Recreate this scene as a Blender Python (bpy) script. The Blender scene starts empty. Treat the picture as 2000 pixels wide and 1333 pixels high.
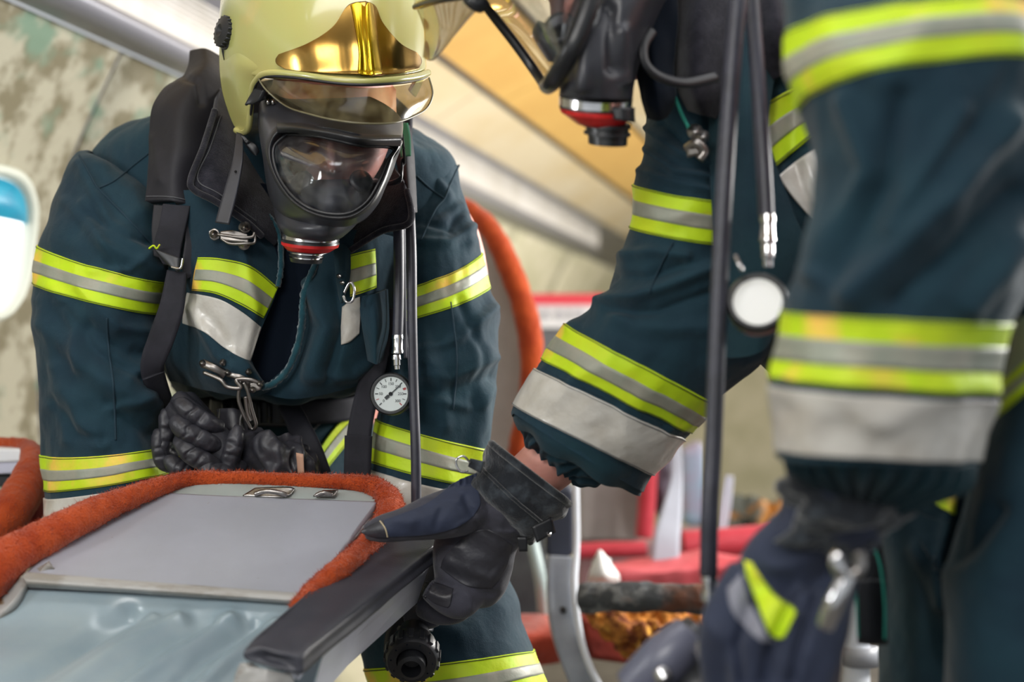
import bpy, math, random
import numpy as np
from mathutils import Vector, Matrix
from mathutils.bvhtree import BVHTree
SC = bpy.context.scene
PI = math.pi
# ---------------------------------------------------------------- camera
FPX = 2778.0
PITCH = math.radians(2.1)
CAM = np.array([0.0, 0.0, 0.95])
cd = bpy.data.cameras.new('camera'); cam = bpy.data.objects.new('camera', cd)
SC.collection.objects.link(cam); SC.camera = cam
cd.sensor_width = 36.0; cd.lens = FPX * 36.0 / 2000.0
cam.location = CAM; cam.rotation_euler = (PI/2 + PITCH, 0, 0)
cd.clip_start = 0.05; cd.clip_end = 200
cd.dof.use_dof = True; cd.dof.focus_distance = 1.69; cd.dof.aperture_fstop = 2.5
# ---------------------------------------------------------------- world, light, exposure
SC.view_settings.view_transform = 'Standard'; SC.view_settings.look = 'None'
SC.view_settings.gamma = 1; SC.view_settings.use_curve_mapping = False
SC.view_settings.exposure = 0.45
W = bpy.data.worlds.new('daylight'); SC.world = W; W.use_nodes = True
W.node_tree.nodes['Background'].inputs[0].default_value = (0.93, 0.97, 1.0, 1)
W.node_tree.nodes['Background'].inputs[1].default_value = 0.45
def area(name, loc, target, sx, sy, power, col=(1, 1, 1)):
    l = bpy.data.lights.new(name, 'AREA'); l.shape = 'RECTANGLE'; l.size = sx; l.size_y = sy
    l.energy = power; l.color = col
    o = bpy.data.objects.new(name, l); SC.collection.objects.link(o)
    o.location = loc; o.rotation_euler = (Vector(target) - Vector(loc)).to_track_quat('-Z', 'Y').to_euler()
    return o
area('soft_key', (-0.9, -0.9, 2.3), (-0.2, 1.9, 0.9), 1.2, 0.9, 31, (1.0, 0.97, 0.93))  # added soft key, behind the camera at upper left
for _i in range(4):   # row of cabin windows on the left
    area('window_daylight', (-1.5 + 0.04*_i, 0.75 + 0.42*_i, 1.4), (-0.3, 1.9, 1.0), 0.26, 0.36, 13, (0.95, 0.98, 1.0))
for _i in range(3):   # and on the right
    area('window_daylight', (1.55, 1.9 + 0.5*_i, 1.5), (-0.1, 1.9, 1.0), 0.26, 0.36, 16, (1.0, 0.98, 0.95))
area('far_wall_fill', (2.4, 5.0, 1.6), (-0.6, 5.0, 1.1), 2.4, 1.4, 80, (1.0, 0.96, 0.88))  # added fill lamp out of view, brightens the far left wall
area('near_wall_fill', (0.9, 1.2, 1.9), (-1.4, 3.0, 1.3), .9, .7, 4, (1.0, 0.98, 0.95))  # unseen fill lamp aimed at the left wall, no hatch there
area('overhead_fill', (-0.15, 1.25, 2.1), (-0.2, 1.75, 0.75), 1.3, .5, 13, (0.97, 0.98, 1.0))  # added soft light under the ceiling, lifts seat top and shoulders
area('ceiling_fill', (0.2, 4.2, 0.95), (0.0, 4.6, 2.0), 1.4, 1.2, 9, (1.0, 0.93, 0.8))  # unseen lamp inside the cabin, aimed up to brighten the ceiling
# ---------------------------------------------------------------- pixel <-> world
cp, sp = math.cos(PITCH), math.sin(PITCH)
def P(px, py, d):
    px = np.asarray(px, float); py = np.asarray(py, float); d = np.asarray(d, float)
    x = (px - 1000) / FPX * d; z = -(py - 666.5) / FPX * d; y = d + 0*px
    return np.stack([x + CAM[0], y*cp - z*sp + CAM[1], y*sp + z*cp + CAM[2]], -1)
def proj(w):
    q = np.asarray(w) - CAM
    y = q[..., 1]*cp + q[..., 2]*sp; z = -q[..., 1]*sp + q[..., 2]*cp; x = q[..., 0]
    return 1000 + x/y*FPX, 666.5 - z/y*FPX, y
# ---------------------------------------------------------------- noise
def _hash(i, j, k, s):
    h = (i*374761393 + j*668265263 + k*2147483647 + s*974711) & 0xffffffff
    h = ((h ^ (h >> 13)) * 1274126177) & 0xffffffff
    return ((h ^ (h >> 16)) & 0xffff) / 32767.5 - 1.0
def noise3(p, seed=0):
    p = np.asarray(p, float); f = np.floor(p).astype(np.int64); r = p - f; r = r*r*(3 - 2*r)
    out = 0
    for a in (0, 1):
        for b in (0, 1):
            for c in (0, 1):
                w = (r[..., 0] if a else 1-r[..., 0]) * (r[..., 1] if b else 1-r[..., 1]) * (r[..., 2] if c else 1-r[..., 2])
                out = out + w*_hash(f[..., 0]+a, f[..., 1]+b, f[..., 2]+c, seed)
    return out
def fbm(p, seed=0, o=3):
    s = 0; a = 1; t = 0
    for i in range(o):
        s = s + a*noise3(p*2**i, seed+i); t += a; a *= .5
    return s/t
def crom(pts, t, closed=False):
    pts = np.asarray(pts, float); n = len(pts); t = np.asarray(t, float)
    if closed:
        x = (t % 1.0)*n; i = np.floor(x).astype(int) % n; f = x - np.floor(x)
        a, b, c, d = pts[(i-1) % n], pts[i], pts[(i+1) % n], pts[(i+2) % n]
    else:
        if n == 2:
            x = np.clip(t, 0, 1)
            return pts[0] + (pts[1]-pts[0])*x.reshape(x.shape + (1,)*(pts.ndim-1))
        x = np.clip(t, 0, 1)*(n-1); i = np.minimum(np.floor(x).astype(int), n-2); f = x - i
        a, b, c, d = pts[np.maximum(i-1, 0)], pts[i], pts[i+1], pts[np.minimum(i+2, n-1)]
    f = f.reshape(f.shape + (1,)*(pts.ndim-1))
    return .5*((2*b) + (-a+c)*f + (2*a-5*b+4*c-d)*f*f + (-a+3*b-3*c+d)*f**3)
# ---------------------------------------------------------------- objects
OFF = {}
def thing(name, label, cat, loc, group=None):
    o = bpy.data.objects.new(name, None); SC.collection.objects.link(o)
    o.empty_display_size = .05
    o.location = loc; o['label'] = label; o['category'] = cat; OFF[o.name] = np.array(loc, float)
    if group: o['group'] = group
    return o
def part(name, vf, m, parent=None, label=None, smooth=True, kind=None, bev=0, sharp=None):
    v, f = vf
    v = np.asarray(v, float)
    off = OFF[parent.name] if parent is not None else np.zeros(3)
    me = bpy.data.meshes.new(name); me.from_pydata((v - off).tolist(), [], [tuple(int(k) for k in q) for q in f]); me.update()
    o = bpy.data.objects.new(name, me); SC.collection.objects.link(o)
    if parent is not None: o.parent = parent
    OFF[o.name] = off
    if m is not None: me.materials.append(m)
    if smooth: me.polygons.foreach_set('use_smooth', [True]*len(me.polygons))
    if sharp: me.set_sharp_from_angle(angle=math.radians(sharp))
    if bev:
        b = o.modifiers.new('bevel', 'BEVEL'); b.width = bev; b.segments = 2; b.limit_method = 'ANGLE'; b.angle_limit = math.radians(40)
    if label: o['label'] = label
    if kind: o['kind'] = kind
    return o
def tagt(o, label, cat, group=None):
    o['label'] = label; o['category'] = cat
    if group: o['group'] = group
    return o
def bvh(*vfs):
    v, f = joinm(*vfs)
    return BVHTree.FromPolygons([tuple(q) for q in v.tolist()], [tuple(int(k) for k in q) for q in f])
def joinm(*vfs):
    V = []; Fc = []; n = 0
    for v, f in vfs:
        V.append(np.asarray(v, float)); Fc += [tuple(int(k)+n for k in q) for q in f]; n += len(v)
    return np.concatenate(V), Fc
# ---------------------------------------------------------------- grids
def gnorm(G, wrap=False):
    if wrap:
        E = np.concatenate([G[:, -1:], G, G[:, :1]], 1); du = (E[:, 2:] - E[:, :-2])
    else: du = np.gradient(G, axis=1)
    dv = np.gradient(G, axis=0)
    n = np.cross(dv, du); l = np.linalg.norm(n, axis=-1, keepdims=True); return n/np.maximum(l, 1e-9)
def gridvf(G, wrap=False, cap=False):
    a, b = G.shape[:2]; v = G.reshape(-1, 3); m = b if wrap else b-1
    i, j = np.meshgrid(np.arange(a-1), np.arange(m), indexing='ij'); j2 = (j+1) % b
    f = np.stack([i*b+j, i*b+j2, (i+1)*b+j2, (i+1)*b+j], -1).reshape(-1, 4).tolist()
    if cap:
        v = np.concatenate([v, G[0].mean(0)[None], G[-1].mean(0)[None]]); n = a*b
        for j in range(m):
            k = (j+1) % b
            f.append((n, k, j)); f.append((n+1, (a-1)*b+j, (a-1)*b+k))
    return v, f
def solid(Go, Gi, wrap=False):
    """two-sided sheet: outer and inner grid sewn round the border"""
    a, b = Go.shape[:2]
    v1, f1 = gridvf(Go, wrap); v2, f2 = gridvf(Gi, wrap); n = len(v1)
    f = list(f1) + [tuple(k+n for k in q[::-1]) for q in f2]
    m = b if wrap else b-1
    for j in range(m):
        k = (j+1) % b; f.append((k, j, j+n, k+n)); e = (a-1)*b; f.append((e+j, e+k, e+k+n, e+j+n))
    if not wrap:
        for i in range(a-1):
            f.append((i*b, (i+1)*b, (i+1)*b+n, i*b+n)); f.append(((i+1)*b+b-1, i*b+b-1, i*b+b-1+n, (i+1)*b+b-1+n))
    return np.concatenate([v1, v2]), f
def segdist(x, y, poly):
    best = np.full(x.shape, 1e9); 
    for (x0, y0), (x1, y1) in zip(poly[:-1], poly[1:]):
        dx, dy = x1-x0, y1-y0; L = dx*dx+dy*dy+1e-9
        t = np.clip(((x-x0)*dx+(y-y0)*dy)/L, 0, 1)
        best = np.minimum(best, np.hypot(x-x0-t*dx, y-y0-t*dy))
    return best
class Surf:
    folds = (); rough = (); wrap = False; sign = 1
    def grid(s, t0=0, t1=1, h0=0, h1=1, nt=80, nh=80, off=0.0, full=False):
        T = np.linspace(t0, t1, nt)[:, None] + np.zeros((1, nh))
        H = (np.linspace(h0, h1, nh, endpoint=not full)[None] + np.zeros((nt, 1)))
        G = s.pos(T, H); N = gnorm(G, full)*s.sign
        x, y, d = proj(G); D = np.zeros(x.shape)
        view = G - CAM; view /= np.linalg.norm(view, axis=-1, keepdims=True)
        fr = np.clip(-(N*view).sum(-1)*3+.3, 0, 1)
        for q in s.folds:
            poly, w, a = q[:3]
            dd = segdist(x, y, poly)
            k = np.exp(-(dd/w)**2)
            D += a*k*fr
        for sc, amp, sd in s.rough:
            n = fbm(G*np.array(sc), sd, 3)
            D += amp*((np.exp(-(n/.22)**2)-.45) if sd % 2 else n)
        if s.extra: D += s.extra(T, H, x, y)
        return G + N*(D + off)[..., None], N
    extra = None
    def mesh(s, **k):
        full = k.pop('full', s.wrap); cap = k.pop('cap', False)
        G, N = s.grid(full=full, **k); return gridvf(G, full, cap)
    def strip(s, t0, t1, h0=0, h1=1, nt=8, nh=120, off=.0012, full=None):
        full = s.wrap if full is None else full
        G, N = s.grid(t0, t1, h0, h1, nt, nh, off, full); Gi = G - N*(abs(off)+.0015)
        return solid(G, Gi, full)
class Tube(Surf):
    """rings: (Lx,Ly,Rx,Ry,depth,thick[,fx,fy[,n[,ddepthR]]]) left and right silhouette pixels, depth of the axis"""
    wrap = True
    def __init__(s, rings, folds=(), rough=(), extra=None):
        s.r = np.array([list(r) + [0, 0, 2, 0][len(r)-6:] if len(r) < 10 else list(r) for r in rings], float)
        s.folds = folds; s.rough = rough; s.extra = extra; s.sign = 1
        G = s.pos(np.linspace(.4, .6, 5)[:, None]+np.zeros((1, 16)), np.arange(16)[None]/16+np.zeros((5, 1)))
        if ((gnorm(G, True))*(G-G.mean(1, keepdims=True))).sum() < 0: s.sign = -1
    def pos(s, T, H):
        q = crom(s.r, T); th = H*2*PI
        lx, ly, rx, ry, d, tk, fx, fy, n, dr = [q[..., i] for i in range(10)]
        cx, cy = (lx+rx)/2, (ly+ry)/2
        C = (P(lx, ly, d-dr) + P(rx, ry, d+dr))/2; A = (P(rx, ry, d+dr)-P(lx, ly, d-dr))/2
        B = P(cx+fx, cy+fy, d-tk) - P(cx, cy, d)
        c, sn = np.cos(th), np.sin(th); e = 2/np.maximum(n, 1)
        c = np.sign(c)*np.abs(c)**e; sn = np.sign(sn)*np.abs(sn)**e
        return C + A*c[..., None] + B*sn[..., None]
class Net(Surf):
    """rows of (px,py,depth); thick sheet facing the camera"""
    def __init__(s, rows, folds=(), rough=(), closed=False, extra=None):
        s.n = np.array(rows, float); s.folds = folds; s.rough = rough; s.closed = closed; s.wrap = closed; s.extra = extra
        G = s.pos(np.linspace(0, 1, 9)[:, None]+np.zeros((1, 9)), np.linspace(0, .99, 9)[None]+np.zeros((9, 1)))
        N = gnorm(G); v = G-CAM
        s.sign = 1 if (N*v).sum() < 0 else -1
    def pos(s, T, H):
        sh = T.shape; t = T.ravel(); h = H.ravel()
        # separable: interpolate along rows at unique h then along t
        ut = T[:, 0]; uh = H[0]
        cols = np.stack([crom(r, uh, s.closed) for r in s.n])      # M x nh x 3
        q = crom(cols, ut)                                          # nt x nh x 3
        return P(q[..., 0], q[..., 1], q[..., 2])
    def sheet(s, thick=.003, nt=40, nh=40, off=0, **k):
        G, N = s.grid(nt=nt, nh=nh, off=off, full=s.closed, **k); return solid(G, G-N*thick, s.closed)
def hit(tree, px, py, dflt=None):
    w = P(px, py, 1.0) - CAM; w /= np.linalg.norm(w)
    r = tree.ray_cast(Vector(CAM), Vector(w))
    if r[0] is None: return None, None
    n = np.array(r[1]); 
    if (n*w).sum() > 0: n = -n
    return np.array(r[0]), n
def smooth_path(pts, n, closed=False):
    return crom(np.array(pts, float), np.linspace(0, 1, n, endpoint=not closed), closed)
def castgrid(tree, X, Y, lift=0.0, blur=1):
    """depths of the first surface under each pixel, misses filled from neighbours"""
    D = np.full(X.shape, np.nan)
    for i in np.ndindex(X.shape):
        h, n = hit(tree, X[i], Y[i])
        if h is not None: D[i] = proj(h)[2]
    if np.isnan(D).all(): raise ValueError('cast misses')
    while np.isnan(D).any():
        E = np.pad(D, 1, constant_values=np.nan) if D.ndim == 2 else np.pad(D, 1, constant_values=np.nan)
        if D.ndim == 2: nb = np.stack([E[:-2, 1:-1], E[2:, 1:-1], E[1:-1, :-2], E[1:-1, 2:]])
        else: nb = np.stack([E[:-2], E[2:]])
        import warnings
        with warnings.catch_warnings():
            warnings.simplefilter('ignore'); m = np.nanmean(nb, 0)
        D = np.where(np.isnan(D), m, D)
    for _ in range(blur):
        if D.ndim == 2:
            E = np.pad(D, 1, mode='edge'); D = (E[1:-1, 1:-1]*2+E[:-2, 1:-1]+E[2:, 1:-1]+E[1:-1, :-2]+E[1:-1, 2:])/6
        else:
            E = np.pad(D, 1, mode='edge'); D = (E[1:-1]*2+E[:-2]+E[2:])/4
    return D - lift
def drape(tree, rows, off=.002, thick=.003, nt=20, nh=20, blur=1, prof=None, rough=()):
    """a sheet whose outline is given in pixels and which lies on the surface below it"""
    n = np.array(rows, float); uh = np.linspace(0, 1, nh); ut = np.linspace(0, 1, nt)
    cols = np.stack([crom(r, uh) for r in n]); q = crom(cols, ut)
    D = castgrid(tree, q[..., 0], q[..., 1], off, blur)
    if prof is not None: D = D - prof(ut[:, None]+0*uh[None], uh[None]+0*ut[:, None])
    G = P(q[..., 0], q[..., 1], D)
    N = gnorm(G); v = G-CAM
    if (N*v).sum() > 0: N = -N
    for sc, amp, sd in rough: G = G + N*(amp*fbm(G*np.array(sc), sd, 3))[..., None]
    return solid(G, G-N*thick)
def ribbon(tree, path, width, off=.002, thick=.002, n=60, blur=3, depth=None, edge=0.0):
    """strap along a pixel path (x,y[,width]), lying on the tree's surface or at given depths"""
    p = smooth_path(path, n)
    xy = p[:, :2]; t = np.gradient(xy, axis=0); t /= np.linalg.norm(t, axis=1, keepdims=True)
    nn = np.stack([-t[:, 1], t[:, 0]], 1)
    w = (p[:, 2] if p.shape[1] > 2 else np.full(n, width))/2
    k = np.linspace(-1, 1, 7)
    X = xy[:, 0:1] + nn[:, 0:1]*w[:, None]*k; Y = xy[:, 1:2] + nn[:, 1:2]*w[:, None]*k
    if depth is None: D = castgrid(tree, X, Y, off, blur)
    else: D = np.repeat(crom(np.array(depth, float), np.linspace(0, 1, n))[:, None], 7, 1)
    D = D.copy(); D[:, 0] += edge; D[:, -1] += edge
    G = P(X, Y, D); N = gnorm(G); v = G-CAM
    if (N*v).sum() > 0: N = -N
    return solid(G, G-N*thick)
def tubepts(C, r, nc=12, cap=True, rfun=None, flat=1.0):
    """round bar through world points C"""
    C = np.asarray(C, float); n = len(C)
    r = np.broadcast_to(np.asarray(r, float), (n,))
    T = np.gradient(C, axis=0); T /= np.maximum(np.linalg.norm(T, axis=1, keepdims=True), 1e-9)
    U = np.zeros_like(C); u = np.array([0, -1.0, .1]); 
    for i in range(n):
        u = u - T[i]*np.dot(u, T[i]); L = np.linalg.norm(u)
        if L < 1e-5: u = np.cross(T[i], [1, 0, 0]); L = np.linalg.norm(u)
        u = u/L; U[i] = u
    Vv = np.cross(T, U); a = np.arange(nc)/nc*2*PI
    R = r[:, None]*np.ones((1, nc))
    if rfun is not None: R = R + rfun(np.arange(n)[:, None]/(n-1), a[None], C)
    G = C[:, None] + U[:, None]*(np.cos(a)[None, :, None]*R[..., None]*flat) + Vv[:, None]*(np.sin(a)[None, :, None]*R[..., None])
    return gridvf(G, True, cap)
def hose(path, r, n=60, nc=14, **k):
    """path of (px,py,depth) -> round bar; r in metres"""
    q = smooth_path(path, n); C = P(q[:, 0], q[:, 1], q[:, 2])
    return tubepts(C, r if np.isscalar(r) else crom(np.array(r, float)[:, None], np.linspace(0, 1, n))[:, 0], nc, **k)
def onpath(tree, path, r, off=.001, n=50, nc=8, blur=3):
    p = smooth_path(path, n); D = castgrid(tree, p[:, 0], p[:, 1], off, blur)
    return tubepts(P(p[:, 0], p[:, 1], D), r, nc)
def lathe(prof, c, axis, n=28, up=None):
    """prof of (radius, along) about an axis from world point c"""
    c = np.asarray(c, float); a = np.asarray(axis, float); a = a/np.linalg.norm(a)
    u = np.cross(a, up if up is not None else ([0, 0, 1] if abs(a[2]) < .9 else [1, 0, 0])); u /= np.linalg.norm(u); v = np.cross(a, u)
    th = np.arange(n)/n*2*PI
    G = np.stack([c + a*h + r*(np.cos(th)[:, None]*u + np.sin(th)[:, None]*v) for r, h in prof])
    return gridvf(G, True, True)
def boxw(c, X, Y, Z):
    """box of centre c with half vectors X, Y, Z"""
    c, X, Y, Z = [np.asarray(q, float) for q in (c, X, Y, Z)]
    v = [c + X*i + Y*j + Z*k for i in (-1, 1) for j in (-1, 1) for k in (-1, 1)]
    return np.array(v), [(0, 1, 3, 2), (4, 6, 7, 5), (0, 4, 5, 1), (2, 3, 7, 6), (0, 2, 6, 4), (1, 5, 7, 3)]
def prism(front, thick):
    """front: list of (px,py,depth); extruded away from camera by thick metres"""
    q = np.array(front, float); a = P(q[:, 0], q[:, 1], q[:, 2]); n = len(a)
    nv = np.array([0, cp, sp])*thick
    b = a + nv
    f = [tuple(range(n)), tuple(range(2*n-1, n-1, -1))] + [(i, i+n, (i+1) % n + n, (i+1) % n) for i in range(n)]
    return np.concatenate([a, b]), f
def remesh(vf, vox, smooth=2):
    me = bpy.data.meshes.new('tmp'); me.from_pydata(vf[0].tolist(), [], [tuple(q) for q in vf[1]])
    o = bpy.data.objects.new('tmp', me); SC.collection.objects.link(o)
    m = o.modifiers.new('r', 'REMESH'); m.mode = 'VOXEL'; m.voxel_size = vox
    if smooth: s_ = o.modifiers.new('s', 'SMOOTH'); s_.factor = .5; s_.iterations = smooth
    dg = bpy.context.evaluated_depsgraph_get(); e = o.evaluated_get(dg).to_mesh()
    v = np.zeros(len(e.vertices)*3); e.vertices.foreach_get('co', v)
    f = [tuple(p.vertices) for p in e.polygons]
    bpy.data.objects.remove(o); return v.reshape(-1, 3), f
# ---------------------------------------------------------------- materials
def srgb(h):
    c = [int(h[i:i+2], 16)/255 for i in (0, 2, 4)]
    return tuple(x/12.92 if x <= .04045 else ((x+.055)/1.055)**2.4 for x in c) + (1,)
def mat(name, col, rough=.6, metal=0, col2=None, nscale=8, nmix=(.4, .6), bump=None, sheen=0, spec=.5, coat=0, stretch=None, bump2=None, detail=6, rvar=0, col3=None, n3=(40, .6, .7)):
    m = bpy.data.materials.new(name); m.use_nodes = True; N = m.node_tree.nodes; Lk = m.node_tree.links.new
    b = N['Principled BSDF']
    b.inputs['Base Color'].default_value = srgb(col); b.inputs['Roughness'].default_value = rough
    b.inputs['Metallic'].default_value = metal; b.inputs['Specular IOR Level'].default_value = spec
    if sheen: b.inputs['Sheen Weight'].default_value = sheen; b.inputs['Sheen Roughness'].default_value = .45
    if coat: b.inputs['Coat Weight'].default_value = coat; b.inputs['Coat Roughness'].default_value = .08
    tc = N.new('ShaderNodeTexCoord'); mp = N.new('ShaderNodeMapping'); Lk(tc.outputs['Object'], mp.inputs[0])
    if stretch: mp.inputs['Scale'].default_value = stretch
    if col2 or rvar:
        n = N.new('ShaderNodeTexNoise'); n.inputs['Scale'].default_value = nscale; n.inputs['Detail'].default_value = detail
        n.inputs['Roughness'].default_value = .6; Lk(mp.outputs[0], n.inputs[0])
        r = N.new('ShaderNodeMapRange'); r.inputs[1].default_value = nmix[0]; r.inputs[2].default_value = nmix[1]; Lk(n.outputs[0], r.inputs[0])
        if col2:
            x = N.new('ShaderNodeMix'); x.data_type = 'RGBA'; x.inputs[6].default_value = srgb(col); x.inputs[7].default_value = srgb(col2)
            Lk(r.outputs[0], x.inputs[0]); out = x.outputs[2]
            if col3:
                n2 = N.new('ShaderNodeTexNoise'); n2.inputs['Scale'].default_value = n3[0]; n2.inputs['Detail'].default_value = 5; Lk(mp.outputs[0], n2.inputs[0])
                r2 = N.new('ShaderNodeMapRange'); r2.inputs[1].default_value = n3[1]; r2.inputs[2].default_value = n3[2]; Lk(n2.outputs[0], r2.inputs[0])
                x2 = N.new('ShaderNodeMix'); x2.data_type = 'RGBA'; Lk(out, x2.inputs[6]); x2.inputs[7].default_value = srgb(col3); Lk(r2.outputs[0], x2.inputs[0]); out = x2.outputs[2]
            Lk(out, b.inputs['Base Color'])
        if rvar:
            r3 = N.new('ShaderNodeMapRange'); r3.inputs[3].default_value = rough-rvar; r3.inputs[4].default_value = rough+rvar; Lk(n.outputs[0], r3.inputs[0]); Lk(r3.outputs[0], b.inputs['Roughness'])
    last = None
    for bb in (bump, bump2):
        if not bb: continue
        n = N.new('ShaderNodeTexNoise'); n.inputs['Scale'].default_value = bb[0]; n.inputs['Detail'].default_value = 3; Lk((tc.outputs['Object'] if bb is bump2 else mp.outputs[0]), n.inputs[0])
        u = N.new('ShaderNodeBump'); u.inputs['Strength'].default_value = bb[1]; u.inputs['Distance'].default_value = bb[2]; Lk(n.outputs[0], u.inputs['Height'])
        if last: Lk(last, u.inputs['Normal'])
        last = u.outputs[0]
    if last: Lk(last, b.inputs['Normal'])
    return m
def thin_glass(name, tint, gl=.1, rough=.03, dirt=0.0, dirtcol='c8c8c8', fk=.55):
    m = bpy.data.materials.new(name); m.use_nodes = True; N = m.node_tree.nodes; Lk = m.node_tree.links.new; N.clear()
    o = N.new('ShaderNodeOutputMaterial'); t = N.new('ShaderNodeBsdfTransparent'); t.inputs[0].default_value = srgb(tint)
    g = N.new('ShaderNodeBsdfGlossy'); g.inputs['Roughness'].default_value = rough
    fr = N.new('ShaderNodeFresnel'); fr.inputs[0].default_value = 1.45
    ad = N.new('ShaderNodeMath'); ad.operation = 'MULTIPLY_ADD'; ad.inputs[1].default_value = fk; ad.inputs[2].default_value = gl*.3; Lk(fr.outputs[0], ad.inputs[0])
    x = N.new('ShaderNodeMixShader'); Lk(ad.outputs[0], x.inputs[0]); Lk(t.outputs[0], x.inputs[1]); Lk(g.outputs[0], x.inputs[2])
    last = x
    if dirt:
        df = N.new('ShaderNodeBsdfDiffuse'); df.inputs[0].default_value = srgb(dirtcol)
        n = N.new('ShaderNodeTexNoise'); n.inputs['Scale'].default_value = 60; n.inputs['Detail'].default_value = 8
        tc = N.new('ShaderNodeTexCoord'); Lk(tc.outputs['Object'], n.inputs[0])
        r = N.new('ShaderNodeMapRange'); r.inputs[1].default_value = .35; r.inputs[2].default_value = .75; r.inputs[4].default_value = dirt*2; Lk(n.outputs[0], r.inputs[0])
        y = N.new('ShaderNodeMixShader'); Lk(r.outputs[0], y.inputs[0]); Lk(x.outputs[0], y.inputs[1]); Lk(df.outputs[0], y.inputs[2]); last = y
    Lk(last.outputs[0], o.inputs[0]); return m
def emis(name, col, s):
    m = bpy.data.materials.new(name); m.use_nodes = True; N = m.node_tree.nodes; N.clear()
    e = N.new('ShaderNodeEmission'); e.inputs[0].default_value = srgb(col); e.inputs[1].default_value = s
    o = N.new('ShaderNodeOutputMaterial'); m.node_tree.links.new(e.outputs[0], o.inputs[0]); return m
CLOTH = mat('turnout_cloth', '112a38', .85, col2='1a3a45', nscale=9, nmix=(.35, .75), bump=(1100, .8, .0006), bump2=(70, .4, .003), sheen=.1, spec=.3)
CLOTH2 = mat('turnout_cloth_green', '102a36', .85, col2='193a42', nscale=9, nmix=(.35, .75), bump=(1100, .8, .0006), bump2=(70, .4, .003), sheen=.1, spec=.3)
FLEECE = mat('collar_fleece', '1d1d24', .95, col2='303038', nscale=60, nmix=(.4, .7), bump=(700, .9, .0012), sheen=.25, spec=.1)
TEALFUZZ = mat('teal_lining', '153c47', .95, col2='1e4c57', nscale=40, bump=(900, .9, .001), sheen=.7, spec=.1)
LINER = mat('dark_lining', '0c141f', .95, bump=(600, .5, .0006), sheen=.1, spec=.1)
YEL = mat('fluorescent_tape', 'bddc1c', .55, col2='c8d626', nscale=14, nmix=(.45, .7), bump=(400, .25, .0006), bump2=(45, .5, .003), col3='f0c455', n3=(11, .56, .66), spec=.35)  # peach patches paint window light thrown back by the tape
SIL = mat('silver_tape', '8d9284', .5, metal=.1, col2='9a988a', nscale=30, bump=(700, .3, .0004), bump2=(45, .4, .003), spec=.5)
WHITE = mat('white_vinyl', 'c4c1ba', .3, col2='b4aea4', nscale=22, nmix=(.45, .7), bump=(45, .6, .004), coat=.25, col3='b79c84', n3=(12, .66, .75))
STITCH = mat('dark_thread', '3a4420', .8); WSTITCH = mat('grey_thread', '55565a', .8)
WEB = mat('black_webbing', '1c1c23', .7, col2='25252d', nscale=30, bump=(1100, .7, .0005), bump2=(30, .2, .002), sheen=.03, spec=.3)
PAD = mat('padded_nylon', '17161c', .62, col2='201f26', nscale=12, bump=(900, .4, .0004), bump2=(16, .5, .006), sheen=.03, spec=.4)
RUB = mat('black_rubber', '191a1d', .34, col2='212226', nscale=12, bump=(500, .1, .0003), spec=.5)
RUBM = mat('matt_rubber', '2f3036', .34, col2='37383f', nscale=20, bump=(600, .2, .0003), spec=.45)
HOSE = mat('rubber_hose', '2b2c36', .42, col2='343541', nscale=40, bump=(300, .1, .0004), spec=.5)
CHR = mat('chrome', 'd4d4d6', .18, 1, rvar=.06, nscale=30)
STEEL = mat('worn_steel', 'a9a6a4', .32, 1, col2='8c8784', nscale=60, bump=(120, .2, .0006))
RED = mat('red_plastic', 'cf1f1f', .35, col2='b81a1c', nscale=20)
HELM = mat('helmet_shell', 'aeb16c', .24, col2='b5aa69', nscale=5, nmix=(.4, .7), bump=(9, .15, .002), coat=.6, col3='c8b06a', n3=(16, .62, .85))
LIP = mat('helmet_edge', 'b3b048', .35, coat=.2)
GOLD = mat('gold_plate', 'a88648', .17, 1, col2='8f6c34', nscale=14, nmix=(.4, .7), bump=(7, .15, .003), rvar=.06)
GOLD2 = mat('gold_ridge', 'd8b22c', .16, 1, col2='caa01e', nscale=30, stretch=(1, 1, .2), bump=(9, .4, .004))
BLK = mat('black_plastic', '1f2024', .4, bump=(500, .1, .0002))
SKIN = mat('skin', 'dba091', .5, col2='c97d71', nscale=18, nmix=(.35, .7), bump=(260, .35, .0006), spec=.5)
SKIN.node_tree.nodes['Principled BSDF'].inputs['Subsurface Weight'].default_value = .12
SKIN.node_tree.nodes['Principled BSDF'].inputs['Subsurface Radius'].default_value = (.01, .004, .002)
LENS = thin_glass('mask_lens', 'f4f5f7', .03, .03, .03, 'c8c8c8', .4)
SMOKE = thin_glass('smoked_visor', 'd6ccb4', .01, .14, .10, 'a39a78', .10)
GLV = mat('glove_leather', '2b2b31', .42, col2='37373e', nscale=25, nmix=(.4, .7), bump=(260, .4, .0008), bump2=(35, .6, .004), spec=.45)
GLVN = mat('glove_navy', '262f47', .75, col2='1f273c', nscale=12, bump=(900, .4, .0005), bump2=(28, .5, .004), sheen=.1)
GLVT = mat('glove_knit', '383844', .8, col2='2e2e38', nscale=30, bump=(1000, .8, .0007), sheen=.2)
SUEDE = mat('black_suede', '25282d', .95, col2='4a5158', nscale=40, nmix=(.5, .75), bump=(400, .9, .001), sheen=.5, spec=.1)
TERRY = mat('orange_terry', 'b04a22', .9, col2='98391a', nscale=30, nmix=(.4, .65), bump=(420, 1, .0022), bump2=(90, .6, .004), sheen=.2, spec=.1)
GREYP = mat('grey_painted_metal', '999ba5', .32, col2='92949c', nscale=5, bump=(30, .12, .001), spec=.5, col3='84847f', n3=(180, .7, .78))
GREYR = mat('chipped_grey_rail', '9b9996', .35, col2='847f78', nscale=35, nmix=(.52, .62), bump=(60, .4, .0012), spec=.5, stretch=(.35, 1, 1), col3='6a5236', n3=(50, .66, .72))
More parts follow.
